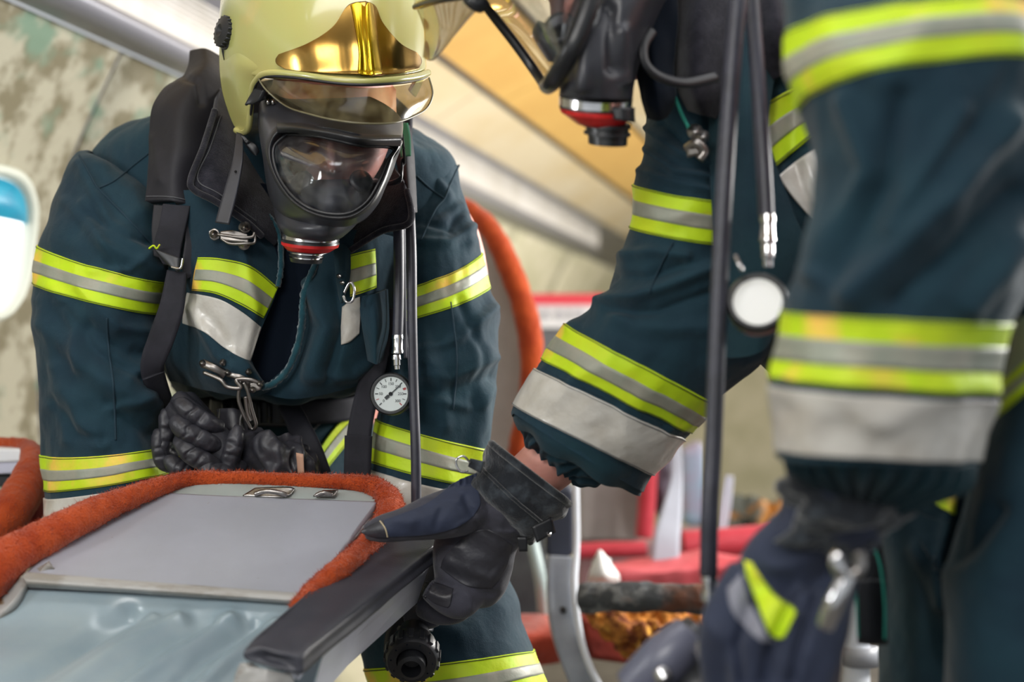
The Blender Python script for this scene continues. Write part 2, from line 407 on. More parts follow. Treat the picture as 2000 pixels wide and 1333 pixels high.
VINYL = mat('blue_grey_vinyl', '8b999f', .26, col2='80919a', nscale=6, bump=(500, .2, .0004), bump2=(5, .3, .01), spec=.5)
ARMP = mat('black_armrest_vinyl', '393a42', .42, col2='46464e', nscale=14, nmix=(.45, .75), bump=(420, .35, .0006), spec=.45)
# ---------------------------------------------------------------- the cabin
phi = math.atan2((1740-1000)/FPX, 1.0)
AX = np.array([math.sin(phi), math.cos(phi), 0]); NX = np.array([-math.cos(phi), math.sin(phi), 0]); KZ = np.array([0, 0, 1.0])
def E(u, z, t): return CAM + NX*u + KZ*z + AX*t
def extr(sec, ts, m, name, thick=.02, smooth=True, **k):
    """cross-section of (u,z) swept along the cabin between the stations ts"""
    sec = np.array(sec, float)
    G = np.array([[E(u, z, t) for u, z in sec] for t in ts])
    N = gnorm(G); c = E(0, 0, 3.0)
    if (N*(G-c)).sum() > 0: N = -N
    return part(name, solid(G, G-N*thick), m, smooth=smooth, **k)
CAMO = mat('peeling_wall_paint', 'a29e8b', .7, col2='6f6850', nscale=12, nmix=(.47, .58), bump=(24, .4, .004), detail=7, stretch=(1, 1, 1), col3='68806c', n3=(9, .56, .66))
CREAM = mat('cream_ceiling', 'cabda2', .6, col2='c2b08c', nscale=2.5, bump=(8, .2, .004))
YELC = mat('yellowed_ceiling', 'cca660', .6, col2='c49c58', nscale=3, bump=(8, .2, .004))
PALE = mat('pale_panel', 'c8c5c2', .5, col2='bcb8b2', nscale=5, bump=(8, .2, .003))
GREYT = mat('grey_trim', '8f8f97', .45, metal=.3, bump=(60, .2, .001))
FARW = mat('far_bulkhead_paint', 'cdc6ac', .7, col2='b9b496', nscale=5, bump=(10, .3, .004))
FLOOR = mat('grimy_floor', '5b5650', .7, col2='3e3a36', nscale=8, bump=(20, .5, .006))
ts = np.linspace(-1.5, 8.6, 22)
wsec = crom(np.array([(1.36, -.97), (1.56, -.6), (1.66, -.2), (1.68, .1), (1.64, .4), (1.5, .69)], float), np.linspace(0, 1, 26))
TE = [-1.5, 2.55, 3.6, 4.65, 5.7, 6.75, 7.8, 8.6]
wall = extr(wsec, [-1.5, 8.6], GREYT, 'wall_left', .03, kind='structure')
for a, b in zip(TE[:-1], TE[1:]):      # separate skin panels with recessed joints
    o = extr([(u-.006, z) for u, z in wsec[1:]], np.linspace(a+.006, b-.006, 8), CAMO if a < 3 else FARW, 'wall_panel', .006); o.parent = wall
ceil_ = extr([(1.5, .70), (1.3, .93), (.9, 1.12), (.3, 1.2), (-.6, 1.2), (-1.0, 1.1)], [-.2, 8.6], GREYT, 'ceiling', .03, kind='structure')
def cpan(u0, z0, u1, z1, m, tt, thick=.012, pr=.012):
    for a, b in zip(tt[:-1], tt[1:]):
        o = extr([(u0, z0-pr), ((u0+u1)/2, (z0+z1)/2-pr), (u1, z1-pr)], [a+.004, b-.004], m, 'ceiling_panel', thick, smooth=False); o.parent = ceil_
cpan(1.385, .85, 1.225, .945, CREAM, [-.2, 2.4, 4.2, 6, 8.5])
cpan(1.20, .955, .98, 1.055, YELC, [-.2, 3.5, 4.4, 5.4, 8.5])
cpan(.96, 1.065, .6, 1.15, CREAM, [-.2, 3.1, 5.6, 8.5])
cpan(.58, 1.155, 0, 1.18, PALE, [-.2, 3.1, 5.6, 8.5])
# grey channel, fluted lamp cover and white duct along the cabin side
o = extr([(1.47, .685), (1.42, .69), (1.385, .70)], [-.2, 6.9], GREYT, 'trim_1', .02, kind='structure')
tr = extr([(1.40, .70), (1.39, .755), (1.40, .852), (1.46, .86)], [-.2, 6.9], PALE, 'trim_2', .03, smooth=False, kind='structure')
for i in range(7):
    z = .76 + i*.012
    q = part('flute', tubepts([E(1.392, z, -.2), E(1.392, z, 6.85)], .0035, 6), PALE, tr)
fl = part('floor', boxw(E(.2, -.97, 4), NX*2.4, AX*5.5, KZ*.02), FLOOR, kind='structure', smooth=False)
bk = part('wall_back', boxw(E(.2, .1, 8.6), NX*2.4, AX*.03, KZ*1.15), FARW, kind='structure', smooth=False)
# porthole at the left edge
PW = E(1.68, .22, 2.42)
win = thing('window_1', 'x', 'y', tuple(PW)); del win['label']; del win['category']; win['kind'] = 'structure'
win.name = 'window_1'; OFF['window_1'] = PW
def oval(s, n=36, e=2.6):
    a = np.arange(n)/n*2*PI; c, q = np.cos(a), np.sin(a)
    c = np.sign(c)*abs(c)**(2/e); q = np.sign(q)*abs(q)**(2/e)
    return np.array([E(np.interp(PZ + .128*s*q[i], wsec[:, 1], wsec[:, 0])-.010, PZ + .128*s*q[i], PT + .125*s*c[i]) for i in range(n)])
# locate the porthole under the pixel it has in the view
def wallhit(px, py, u=1.67):
    w = P(px, py, 1.0)-CAM; k = u/np.dot(w, NX); q = w*k
    return np.dot(q, AX), q[2]
PT, PZ = wallhit(-40, 478, 1.655)
r0 = oval(1.15); r1 = oval(1.0); inn = -NX
G = np.stack([r0 + inn*.0, r0 + inn*.022, (r0+r1)/2 + inn*.032, r1 + inn*.022, r1 - inn*.0])
part('window_frame', gridvf(G, True), mat('window_frame', 'c9cdc0', .45, bump=(30, .1, .001)), win)
part('pane', gridvf(np.stack([oval(1.0)+inn*.002, oval(.02)+inn*.002]), True), emis('daylit_pane', 'fbfdff', 2.2), win)
ov = oval(.97); sh = [q for q in ov if q[2] > CAM[2]+PZ+.05]; sh.sort(key=lambda q: np.dot(q, AX))
sh = np.array(sh); lo = sh.copy(); lo[:, 2] = CAM[2]+PZ+.05
part('window_blind', solid(np.stack([sh, lo])+inn*.016, np.stack([sh, lo])+inn*.011), mat('blue_blind', '1f86a8', .35, col2='2aa2c0', nscale=6), win, label='blue pull-down window blind')
# ---------------------------------------------------------------- seats and clutter behind
DKB = mat('dark_blue_vinyl', '2d3140', .5, bump=(300, .2, .0006)); REDF = mat('red_fabric', 'a81e2c', .6, col2='b62f3e', nscale=8, bump=(40, .4, .003), sheen=.2)
GMET = mat('seat_metal', '9aa0aa', .4, col2='878d98', nscale=10, bump=(50, .2, .001))
GPAN = mat('grey_seatback', 'a19a97', .5, col2='938c88', nscale=6); STRAPW = mat('white_strap', 'a9adb8', .5, bump=(60, .3, .002))
RUSTF = mat('charred_foam', 'c07a2c', .9, col2='6e3414', nscale=22, nmix=(.45, .6), bump=(60, 1, .01), col3='d49a3a', n3=(30, .6, .7))
BURN = mat('charred_pad', '3c3f42', .7, col2='7d7f80', nscale=24, nmix=(.5, .62), bump=(50, .8, .008), col3='5f3a2a', n3=(12, .5, .6))
ORD = mat('dull_orange_cloth', 'b5452c', .9, col2='93331f', nscale=20, bump=(120, .8, .004), sheen=.4)
s1 = thing('aircraft_seat', 'tall aircraft seat with orange towelling edge just behind the helmeted firefighter', 'seat', tuple(P(1000, 1300, 2.9)))
part('seat_edging', hose([(900, 400, 2.75), (950, 440, 2.72), (985, 500, 2.7), (1020, 590, 2.7), (1038, 680, 2.7), (1035, 780, 2.7), (1012, 880, 2.72), (1000, 960, 2.75)], [.018, .02, .022, .023, .023, .022, .02, .018], 60, 14, rfun=lambda t, a, C: .002*noise3(C[:, None]*90+np.cos(a)[..., None]*3)), TERRY, s1, label='orange towelling edge roll')
part('backrest', Net([[(880, 420, 2.8), (940, 450, 2.76)], [(880, 600, 2.8), (1015, 600, 2.74)], [(880, 780, 2.8), (1030, 780, 2.74)], [(880, 960, 2.8), (1000, 960, 2.76)]]).sheet(.05, 20, 12), GPAN, s1)
part('seat_frame', prism([(960, 900, 2.85), (1065, 900, 2.85), (1075, 1210, 2.9), (960, 1210, 2.9)], .04), mat('dark_frame', '3b3d42', .5, col2='4c5152', nscale=12), s1, smooth=False, bev=.01)
part('side_strut', hose([(1040, 1060, 2.8), (1055, 1130, 2.78), (1062, 1200, 2.8)], .012, 20), mat('pale_strut', '9fb0ae', .4), s1)
part('seat_cushion', Tube([(975, 1215, 1100, 1215, 2.75, .08, 0, 0, 3), (960, 1260, 1110, 1250, 2.7, .12, 0, 0, 3), (980, 1310, 1130, 1290, 2.7, .1, 0, 0, 3)], rough=((14, .01, 3),)).mesh(nt=24, nh=40, cap=True) if 0 else Tube([(975, 1205, 1100, 1200, 2.75, .08, 0, 0, 3), (960, 1250, 1110, 1240, 2.7, .12, 0, 0, 3), (980, 1310, 1130, 1290, 2.7, .1, 0, 0, 3)], rough=(((14, 14, 14), .012, 2),)).mesh(nt=24, nh=40, cap=True), ORD, s1)
s2 = thing('aircraft_seat', 'row seat with dark armrest block and curved grey side frame by the aisle', 'seat', tuple(P(1120, 1333, 2.5)))
part('armrest', prism([(1066, 955, 2.45), (1110, 950, 2.45), (1122, 960, 2.45), (1122, 1080, 2.45), (1110, 1092, 2.45), (1075, 1092, 2.45), (1066, 1080, 2.45)], .12), DKB, s2, smooth=False, bev=.008)
part('side_frame', Net([[(1072, 1085, 2.42), (1122, 1088, 2.42)], [(1070, 1150, 2.4), (1120, 1160, 2.4)], [(1078, 1230, 2.38), (1130, 1240, 2.38)], [(1105, 1320, 2.36), (1150, 1310, 2.36)], [(1135, 1380, 2.35), (1180, 1360, 2.35)]]).sheet(.03, 40, 10), GMET, s2)
part('frame_edge', hose([(1124, 940, 2.41), (1126, 1060, 2.41), (1122, 1150, 2.39), (1133, 1240, 2.37), (1155, 1310, 2.35), (1190, 1370, 2.34)], .006, 40), mat('bright_edge', 'dfe3ea', .3), s2)
part('bolt', lathe([(0, 0), (.006, 0), (.006, .004), (0, .005)], P(1100, 1192, 2.385), (0, -1, 0)), BLK, s2)
s3 = thing('aircraft_seat', 'grey seat back standing behind the reaching arm, above the red tubes', 'seat', tuple(P(1180, 1100, 3.4)))
part('backrest', prism([(1128, 860, 3.4), (1245, 860, 3.4), (1252, 1058, 3.4), (1130, 1058, 3.4)], .08), GPAN, s3, smooth=False, bev=.01)
part('seat_base', prism([(1128, 1060, 3.42), (1420, 1060, 3.42), (1420, 1180, 3.42), (1128, 1180, 3.42)], .3), mat('grey_base', '8d6a6c', .5), s3, smooth=False, bev=.01)
s4 = thing('equipment_case', 'dark case with white and red lettered panel at the cabin wall', 'case', tuple(P(1100, 900, 4.4)))
part('case_body', prism([(1040, 636, 4.4), (1175, 636, 4.4), (1175, 760, 4.4), (1040, 760, 4.4)], .3), mat('dark_case', '3a3b40', .5), s4, smooth=False, bev=.01)
part('panel', prism([(1028, 574, 4.36), (1178, 574, 4.36), (1178, 640, 4.36), (1028, 640, 4.36)], .05), mat('white_board', 'b4b4b8', .5), s4, smooth=False)
part('red_stripe', prism([(1028, 574, 4.35), (1178, 574, 4.35), (1178, 596, 4.35), (1028, 596, 4.35)], .01), mat('red_stripe', 'b01c30', .5), s4, smooth=False)
for i, (x, w) in enumerate([(1044, 9), (1062, 10), (1086, 12), (1108, 8), (1126, 12)]):
    part('marking', prism([(x, 608, 4.345), (x+w, 608, 4.345), (x+w, 626, 4.345), (x, 626, 4.345)], .006), mat('grey_marking', '8c8c94', .6), s4, smooth=False)
t = part('red_roll', hose([(1128, 1078, 3.2), (1180, 1075, 3.2), (1240, 1074, 3.2), (1262, 1072, 3.2)], .019, 20), REDF); tagt(t, 'pinkish red padded roll left of the white straps', 'padding', 'red padding rolls')
t = part('red_roll', hose([(1332, 1068, 3.15), (1400, 1064, 3.15), (1470, 1058, 3.15), (1560, 1052, 3.15), (1700, 1045, 3.15)], .036, 30), REDF); tagt(t, 'long thick red padded roll right of the white straps', 'padding', 'red padding rolls')
t = part('red_roll', hose([(1268, 860, 3.3), (1266, 930, 3.3), (1262, 1000, 3.3), (1258, 1050, 3.3)], .021, 20), REDF); tagt(t, 'upright red padded roll below the reaching sleeve', 'padding', 'red padding rolls')
t = part('red_cloth', Net([[(1200, 1092, 3.0), (1300, 1085, 3.0), (1400, 1080, 3.0), (1560, 1085, 3.0)], [(1190, 1115, 2.9), (1290, 1112, 2.88), (1400, 1105, 2.9), (1560, 1110, 2.9)], [(1190, 1150, 2.9), (1290, 1150, 2.9), (1400, 1150, 2.92), (1560, 1150, 2.92)]], rough=(((10, 10, 10), .02, 2),)).sheet(.01, 20, 40), mat('crumpled_red', 'b0303a', .6, col2='c2565c', nscale=6)); tagt(t, 'crumpled red cloth lying under the red rolls', 'cloth')
for k, (lab, pth) in enumerate([('wide white strap hanging beside the upright red roll', [(1318, 850, 3.0, 20), (1322, 930, 3.0, 22), (1312, 1000, 2.98, 40), (1302, 1060, 2.96, 52), (1298, 1140, 2.95, 56)]), ('thin pale strap hanging to the right of the black hose', [(1425, 930, 3.2, 16), (1418, 980, 3.2, 22), (1408, 1040, 3.2, 22)])]):
    q = np.array(pth); t = part('white_strap', ribbon(None, q[:, [0, 1, 3]].tolist(), 10, depth=q[:, 2:3][:, 0].reshape(-1, 1).tolist() if 0 else q[:, 2], thick=.006), STRAPW); tagt(t, lab, 'strap', 'white straps in the background')
t = part('dark_bag', Tube([(1275, 860, 1320, 855, 3.35, .03), (1270, 930, 1330, 930, 3.35, .05), (1285, 1010, 1322, 1010, 3.35, .04)], rough=(((20, 20, 20), .008, 3),)).mesh(nt=24, nh=30, cap=True), mat('dark_bag', '3f3540', .7, col2='5c5460', nscale=20)); tagt(t, 'dark furry bag hanging behind the white strap', 'bag')
s5 = thing('burnt_seat', 'burnt seat remains: charred grey pad over rust coloured foam, behind the hanging hose', 'seat', tuple(P(1280, 1200, 2.35)))
part('pad', hose([(1135, 1170, 2.35), (1200, 1166, 2.33), (1300, 1168, 2.3), (1380, 1172, 2.28), (1440, 1176, 2.28)], .024, 60, 20, rfun=lambda t, a, C: .004*noise3(C[:, None]*40+np.cos(a)[..., None]*2)), BURN, s5)
s6 = s5
part('foam', Net([[(1140, 1195, 2.45), (1200, 1192, 2.4), (1280, 1195, 2.4), (1400, 1195, 2.4)], [(1150, 1215, 2.42), (1220, 1225, 2.36), (1290, 1225, 2.36), (1400, 1220, 2.4)], [(1180, 1240, 2.42), (1240, 1260, 2.38), (1300, 1260, 2.38), (1400, 1260, 2.4)], [(1240, 1290, 2.45), (1255, 1300, 2.42), (1290, 1295, 2.42), (1400, 1300, 2.45)]], rough=(((30, 30, 30), .02, 3), ((70, 70, 70), .006, 2))).sheet(.02, 40, 60), RUSTF, s6)
part('cover', prism([(1130, 1205, 2.5), (1400, 1205, 2.5), (1400, 1290, 2.5), (1240, 1302, 2.5), (1150, 1290, 2.5)], .1), mat('burnt_red_cover', '8a2e1e', .8, col2='6a1e14', nscale=10, bump=(50, .6, .006)), s6, smooth=False, bev=.01)
t = part('paper_carton', Net([[(1160, 1095, 2.6), (1172, 1074, 2.6), (1200, 1110, 2.6)], [(1150, 1120, 2.58), (1180, 1120, 2.55), (1210, 1125, 2.58)], [(1145, 1142, 2.6), (1180, 1145, 2.57), (1210, 1142, 2.6)]]).sheet(.03, 12, 12), mat('torn_carton', 'dcdcd8', .6, col2='5f7a8a', nscale=8, nmix=(.55, .6))); tagt(t, 'torn white and blue paper carton on the charred seat pad', 'carton')
s7 = thing('rubble', 'dark and orange debris heap against the beige far wall', 'debris', tuple(P(1460, 1030, 4.0)))
part('heap', Net([[(1420, 985, 4.0), (1450, 975, 4.0), (1490, 990, 4.0), (1540, 985, 4.0)], [(1415, 1005, 3.95), (1450, 1000, 3.9), (1500, 1003, 3.9), (1560, 1000, 3.95)], [(1410, 1040, 3.95), (1450, 1040, 3.9), (1500, 1040, 3.9), (1560, 1040, 3.95)]], rough=(((14, 14, 14), .05, 3),)).sheet(.1, 20, 30), mat('debris', '55574f', .8, col2='b0742c', nscale=8, nmix=(.5, .56)), s7)
s8 = thing('aircraft_seat', 'dim seat frames further down the cabin behind the black hose', 'seat', tuple(P(1350, 1000, 3.8)))
part('backrest', prism([(1330, 880, 3.8), (1375, 860, 3.8), (1385, 1030, 3.8), (1335, 1030, 3.8)], .1), mat('mauve_seat', '9b93a8', .6, col2='86a0b4', nscale=8), s8, smooth=False, bev=.02)
# ---------------------------------------------------------------- first firefighter (bending over the seat)
def tape(surf, t0, t1, parent, h0=0, h1=1, full=None, nh=160, off=.0016, white=None, split=(.0, .34, .66, 1.0)):
    """reflective band: yellow tape, silver middle, dark stitching"""
    full = surf.wrap and h0 == 0 and h1 == 1 if full is None else full
    y = part('reflective_band', surf.strip(t0, t1, h0, h1, 12, nh, off, full), YEL, parent)
    L = lambda k: t0+(t1-t0)*k
    part('silver_stripe', surf.strip(L(split[1]), L(split[2]), h0, h1, 6, nh, off+.0006, full), SIL, parent)
    for k in (.035, .965):
        part('stitching', surf.strip(L(k)-(t1-t0)*.009, L(k)+(t1-t0)*.009, h0, h1, 2, nh, off+.0007, full), STITCH, parent)
    return y
def dtape(tree, rows, parent, off=.002, nt=14, nh=50, sil=(.36, .68)):
    """the same band draped on a panel; rows[0] top edge, rows[-1] bottom edge"""
    part('reflective_band', drape(tree, rows, off, .0015, nt, nh), YEL, parent)
    a, b = np.array(rows[0], float), np.array(rows[-1], float)
    part('silver_stripe', drape(tree, [a+(b-a)*sil[0], a+(b-a)*sil[1]], off+.0009, .0012, 8, nh), SIL, parent)
    for k in (.04, .96):
        part('stitching', drape(tree, [a+(b-a)*(k-.009), a+(b-a)*(k+.009)], off+.0009, .001, 2, nh), STITCH, parent)

def head_mesh(C, R, s=1.0):
    """head with face; local x right, y forward (out of the face), z up; C centre, R 3x3"""
    nu, nv = 96, 72
    u = np.arange(nu)/nu*2*PI; v = np.linspace(.02, PI-.02, nv)
    U, V = np.meshgrid(u, v)
    x = np.sin(V)*np.sin(U); y = np.sin(V)*np.cos(U); z = np.cos(V)
    X = x*.076; Y = y*.095; Z = z*.115
    lo = np.clip(-z, 0, 1)
    X = X*(1-.32*lo**2); Y = Y*(1-.12*lo*(y < 0)) + .010*lo*(y > 0)
    Y = np.where((y > 0), Y - .012*np.clip(1-abs(z)*2, 0, 1)*abs(x)**2, Y)
    f = y > 0
    g = lambda cx, cz, wx, wz: np.exp(-((X-cx)/wx)**2-((Z-cz)/wz)**2)*f
    Y += .024*g(0, -.022, .012, .020) + .012*g(0, .002, .009, .022)            # nose and bridge
    Y += .009*(g(.013, -.028, .008, .008)+g(-.013, -.028, .008, .008))          # nostrils wings
    Y -= .013*(g(.031, .008, .017, .012)+g(-.031, .008, .017, .012))            # eye sockets
    Y += .008*(g(.031, .006, .011, .008)+g(-.031, .006, .011, .008))            # eyeballs under lids
    Y += .007*(g(.03, .028, .022, .007)+g(-.03, .028, .022, .007))              # brows
    Y += .007*g(0, -.052, .022, .006) + .007*g(0, -.064, .018, .006) - .004*g(0, -.058, .02, .003)
    Y += .010*g(0, -.092, .02, .014)                                             # chin
    G = np.stack([X, Y, Z], -1)*s
    G = np.array(C) + G@np.array(R).T
    parts_ = [gridvf(G[:, :], True, True)]
    for sx in (-1, 1):                                                           # ears
        a = np.linspace(0, 2*PI, 20, endpoint=False)
        rr = np.stack([np.stack([np.full(20, sx*(.070+.010*k)), -.008+np.cos(a)*.014*(1+.3*k)*w-.006*k, np.sin(a)*.030*w+.0], -1) for k, w in ((0, .8), (.6, 1), (1, .9), (.8, .6))])*s
        parts_.append(gridvf(np.array(C)+rr@np.array(R).T, True, True))
    return joinm(*parts_)
def rot(pitch, yaw, roll, base=PI):
    """face direction: base PI looks at the camera"""
    return (Matrix.Rotation(base+yaw, 3, 'Z') @ Matrix.Rotation(-pitch, 3, 'X') @ Matrix.Rotation(roll, 3, 'Y'))

ff1 = thing('person', 'firefighter in pale yellow helmet and dark striped jacket, bending over the seat', 'person', (P(560, 666, 2.0)[0], 2.0, 0))
# body under the clothes, one continuous mesh
hc = P(650, 222, 1.765)
body = joinm(head_mesh(hc, rot(.55, .12, .06), 1.0),
    hose([(640, 230, 1.84), (600, 330, 1.9), (570, 420, 1.96)], [.058, .06, .07], 20, 24),
    Tube([(430, 380, 730, 380, 1.98, .07), (350, 470, 800, 470, 2.0, .10), (360, 650, 760, 650, 2.05, .11), (380, 840, 760, 840, 2.12, .12), (380, 1000, 780, 1000, 2.15, .13)]).mesh(nt=30, nh=40, cap=True),
    hose([(420, 430, 1.98), (230, 470, 1.9), (200, 700, 1.87), (205, 900, 1.84), (240, 1050, 1.84)], [.07, .06, .045, .035, .03], 30, 20),
    hose([(720, 430, 1.98), (850, 470, 1.92), (890, 700, 1.9), (840, 900, 1.87), (800, 1050, 1.87)], [.07, .06, .045, .035, .03], 30, 20))
SKINV = remesh(body, .0045, 2)
part('body', SKINV, SKIN, ff1)
# jacket
R1 = (((9, 6, 3.5), .010, 4), ((12, 8, 6), .006, 5), ((30, 22, 12), .004, 4))
torso = Tube([
    (440, 215, 730, 225, 1.98, .05), (360, 218, 770, 235, 1.97, .06), (262, 240, 850, 275, 1.94, .12, 0, 12), (180, 300, 893, 320, 1.95, .13, 0, 30),
    (190, 400, 900, 400, 1.96, .155, 0, 30), (235, 520, 880, 510, 1.97, .165, 0, 20), (280, 640, 840, 630, 1.99, .17, 0, 15),
    (318, 712, 780, 704, 2.02, .20, 0, 20), (345, 760, 745, 750, 2.06, .20, 0, 20), (372, 772, 722, 762, 2.08, .14, 0, 10)],
    rough=R1, folds=[([(300, 690), (420, 745), (560, 775), (700, 740)], 26, .012), ([(330, 720), (430, 790), (600, 800)], 10, -.006)])
TV = torso.mesh(nt=190, nh=260, cap=True)
jacket = part('jacket', TV, CLOTH, ff1)
slL = Tube([
    (168, 300, 318, 372, 1.90, .05, 0, 0), (152, 306, 335, 420, 1.885, .075, 0, 8), (118, 392, 330, 500, 1.865, .092, 0, 14), (88, 482, 322, 547, 1.855, .095, 0, 14),
    (80, 560, 302, 614, 1.85, .095, 0, 12), (77, 650, 304, 680, 1.845, .09, 0, 8), (81, 770, 310, 780, 1.84, .088, 0, 5),
    (82, 886, 304, 872, 1.83, .084, 0, 10), (84, 968, 332, 930, 1.825, .084, 0, 8), (87, 1040, 345, 985, 1.82, .08, 0, 8)],
    rough=(((8, 6, 5), .008, 4), ((9, 7, 9), .0065, 7), ((34, 20, 14), .004, 4)),
    folds=[([(165, 330), (215, 440), (300, 520)], 13, .007), ([(140, 400), (200, 480), (320, 540)], 12, .006), ([(215, 520), (300, 560)], 12, -.004),
           ([(100, 640), (150, 690), (230, 760), (290, 790)], 20, .010), ([(120, 720), (160, 820), (200, 870)], 16, .008), ([(180, 640), (250, 690), (305, 700)], 16, -.008),
           ([(250, 740), (300, 700)], 12, .006), ([(90, 590), (120, 780), (130, 860)], 14, .005), ([(215, 790), (285, 850)], 14, -.006),
   ([(165, 400), (215, 500), (235, 530)], 9, .005), ([(175, 420), (250, 470), (318, 480)], 8, -.005), ([(300, 480), (250, 530), (180, 530)], 8, .004), ([(110, 560), (150, 640), (160, 720)], 12, .006), ([(130, 600), (190, 690), (270, 740)], 9, -.005), ([(300, 760), (260, 790), (215, 800)], 10, .005), ([(160, 560), (230, 640), (300, 650)], 12, .006), ([(110, 780), (150, 850), (200, 860)], 10, -.005)])
slR = Tube([
    (745, 392, 893, 322, 1.93, .05), (750, 430, 912, 392, 1.915, .075, 0, 10), (752, 500, 938, 450, 1.90, .09, 0, 12), (765, 568, 948, 492, 1.89, .092, 0, 14),
    (757, 635, 966, 562, 1.885, .092, 0, 12), (742, 700, 986, 650, 1.875, .09, 0, 8), (738, 790, 978, 770, 1.865, .088, 0, 6),
    (735, 818, 958, 876, 1.86, .085, 0, 8), (722, 900, 925, 948, 1.855, .084, 0, 8), (716, 960, 912, 1010, 1.85, .08, 0, 8), (712, 990, 905, 1030, 1.85, .08, 0, 8)],
    rough=(((8, 6, 5), .008, 6), ((9, 7, 9), .0065, 9), ((34, 20, 14), .004, 4)),
    folds=[([(830, 330), (905, 400), (930, 470)], 12, .006), ([(780, 440), (850, 410), (915, 380)], 12, -.005), ([(800, 700), (870, 720), (960, 690)], 18, .009),
           ([(790, 760), (860, 770), (970, 740)], 14, -.007), ([(820, 640), (860, 760), (870, 830)], 16, .006),
   ([(810, 470), (880, 470), (930, 440)], 10, .006), ([(830, 430), (880, 440), (905, 410)], 8, -.005), ([(815, 690), (900, 660), (970, 600)], 10, .006), ([(800, 730), (880, 740), (975, 700)], 10, .006), ([(850, 780), (930, 800), (970, 760)], 10, .005), ([(900, 590), (940, 680), (930, 800)], 10, -.005)])
SLV, SRV = slL.mesh(nt=230, nh=200, cap=True), slR.mesh(nt=230, nh=200, cap=True)
part('sleeve', SLV, CLOTH, jacket); part('sleeve', SRV, CLOTH, jacket)
# position of tape borders along each sleeve = ring numbers
kL = lambda i: i/9.0; kR = lambda i: i/10.0
tape(slL, kL(3.0), kL(3.95), jacket); tape(slL, kL(7.03), kL(7.9), jacket)
tape(slR, kR(3.0), kR(3.98), jacket); tape(slR, kR(7.0), kR(8.0), jacket)
part('white_cuff', slL.strip(kL(8.08), kL(8.97), nt=24, nh=140, off=.002), WHITE, jacket, label='white vinyl cuff patch')
part('white_cuff', slR.strip(kR(8.2), kR(9.95), nt=24, nh=140, off=.002), WHITE, jacket, label='white vinyl cuff patch')
# liner showing in the opening, then front flaps
LIN = Net([[(430, 350, 1.80), (560, 360, 1.81), (700, 350, 1.80)], [(480, 480, 1.785), (570, 480, 1.79), (690, 480, 1.785)], [(470, 620, 1.785), (560, 620, 1.79), (660, 620, 1.785)], [(480, 745, 1.785), (560, 765, 1.79), (640, 745, 1.785)]],
          rough=(((22, 14, 8), .006, 4),))
part('dark_lining', LIN.sheet(.004, 60, 50), LINER, jacket)
FL = Net([[(300, 380, 1.81), (380, 372, 1.765), (460, 385, 1.76), (512, 405, 1.79)],
          [(325, 470, 1.80), (400, 465, 1.755), (480, 482, 1.755), (548, 470, 1.80)],
          [(325, 545, 1.80), (400, 545, 1.75), (480, 565, 1.745), (543, 562, 1.775)],
          [(318, 620, 1.81), (400, 625, 1.755), (460, 655, 1.745), (512, 640, 1.765)],
          [(320, 690, 1.83), (400, 720, 1.77), (455, 735, 1.75), (492, 705, 1.76)],
          [(330, 745, 1.86), (410, 765, 1.80), (480, 775, 1.78), (530, 762, 1.78)]],
         rough=(((12, 8, 5), .008, 4),), folds=[([(470, 470), (500, 600), (470, 740)], 10, .004), ([(380, 600), (430, 690), (500, 750)], 16, .010), ([(350, 560), (420, 640), (450, 700)], 12, -.006), ([(455, 690), (520, 755)], 8, .006)])
FR = Net([[(628, 500, 1.785), (655, 455, 1.765), (700, 450, 1.77), (760, 460, 1.80), (790, 470, 1.84)],
          [(598, 575, 1.785), (640, 540, 1.76), (700, 550, 1.755), (750, 560, 1.79), (780, 570, 1.84)],
          [(588, 640, 1.78), (630, 640, 1.755), (690, 640, 1.76), (740, 640, 1.79), (765, 650, 1.84)],
          [(560, 710, 1.78), (610, 735, 1.755), (680, 715, 1.77), (735, 700, 1.80), (755, 710, 1.85)],
          [(500, 765, 1.79), (580, 782, 1.77), (680, 760, 1.79), (730, 740, 1.82), (745, 740, 1.87)]],
         rough=(((10, 8, 4.5), .010, 6),), folds=[([(612, 560), (640, 640), (610, 720)], 16, .012), ([(650, 540), (668, 640), (640, 740)], 10, -.006), ([(600, 740), (690, 735), (745, 690)], 12, .006)])
FLV, FRV = FL.sheet(.006, 150, 130), FR.sheet(.006, 130, 130)
part('front_flap', FLV, CLOTH, jacket); part('front_flap', FRV, CLOTH, jacket)
tF = bvh(FLV, FRV); tT = bvh(TV, SLV, SRV, FLV, FRV)
part('lining_edge', hose([(622, 505, 1.775), (604, 545, 1.765), (592, 585, 1.76), (590, 630, 1.755), (580, 680, 1.755), (560, 725, 1.76), (530, 752, 1.765), (498, 758, 1.77)], .0042, 80, 12, rfun=lambda t, a, C: .0016*noise3(C[:, None]*400+np.cos(a)[..., None]*3)), TEALFUZZ, jacket, label='fuzzy teal lining edge')
part('lining_edge', hose([(505, 400, 1.785), (530, 430, 1.785), (546, 465, 1.785), (549, 520, 1.775), (543, 560, 1.77)], .0035, 60, 10, rfun=lambda t, a, C: .001*noise3(C[:, None]*400)), TEALFUZZ, jacket, label='fuzzy teal lining edge')
dtape(tF, [[(386, 503), (430, 505), (490, 520), (543, 562)], [(378, 538), (425, 542), (475, 560), (530, 592)], [(374, 568), (420, 574), (470, 596), (515, 622)]], jacket)
part('white_patch', drape(tF, [[(365, 572), (425, 584), (470, 608), (511, 640)], [(358, 600), (412, 618), (458, 645), (500, 672)], [(356, 632), (400, 650), (445, 684), (490, 706)]], .002, .0015, 18, 40), WHITE, jacket, label='white vinyl chest patch')
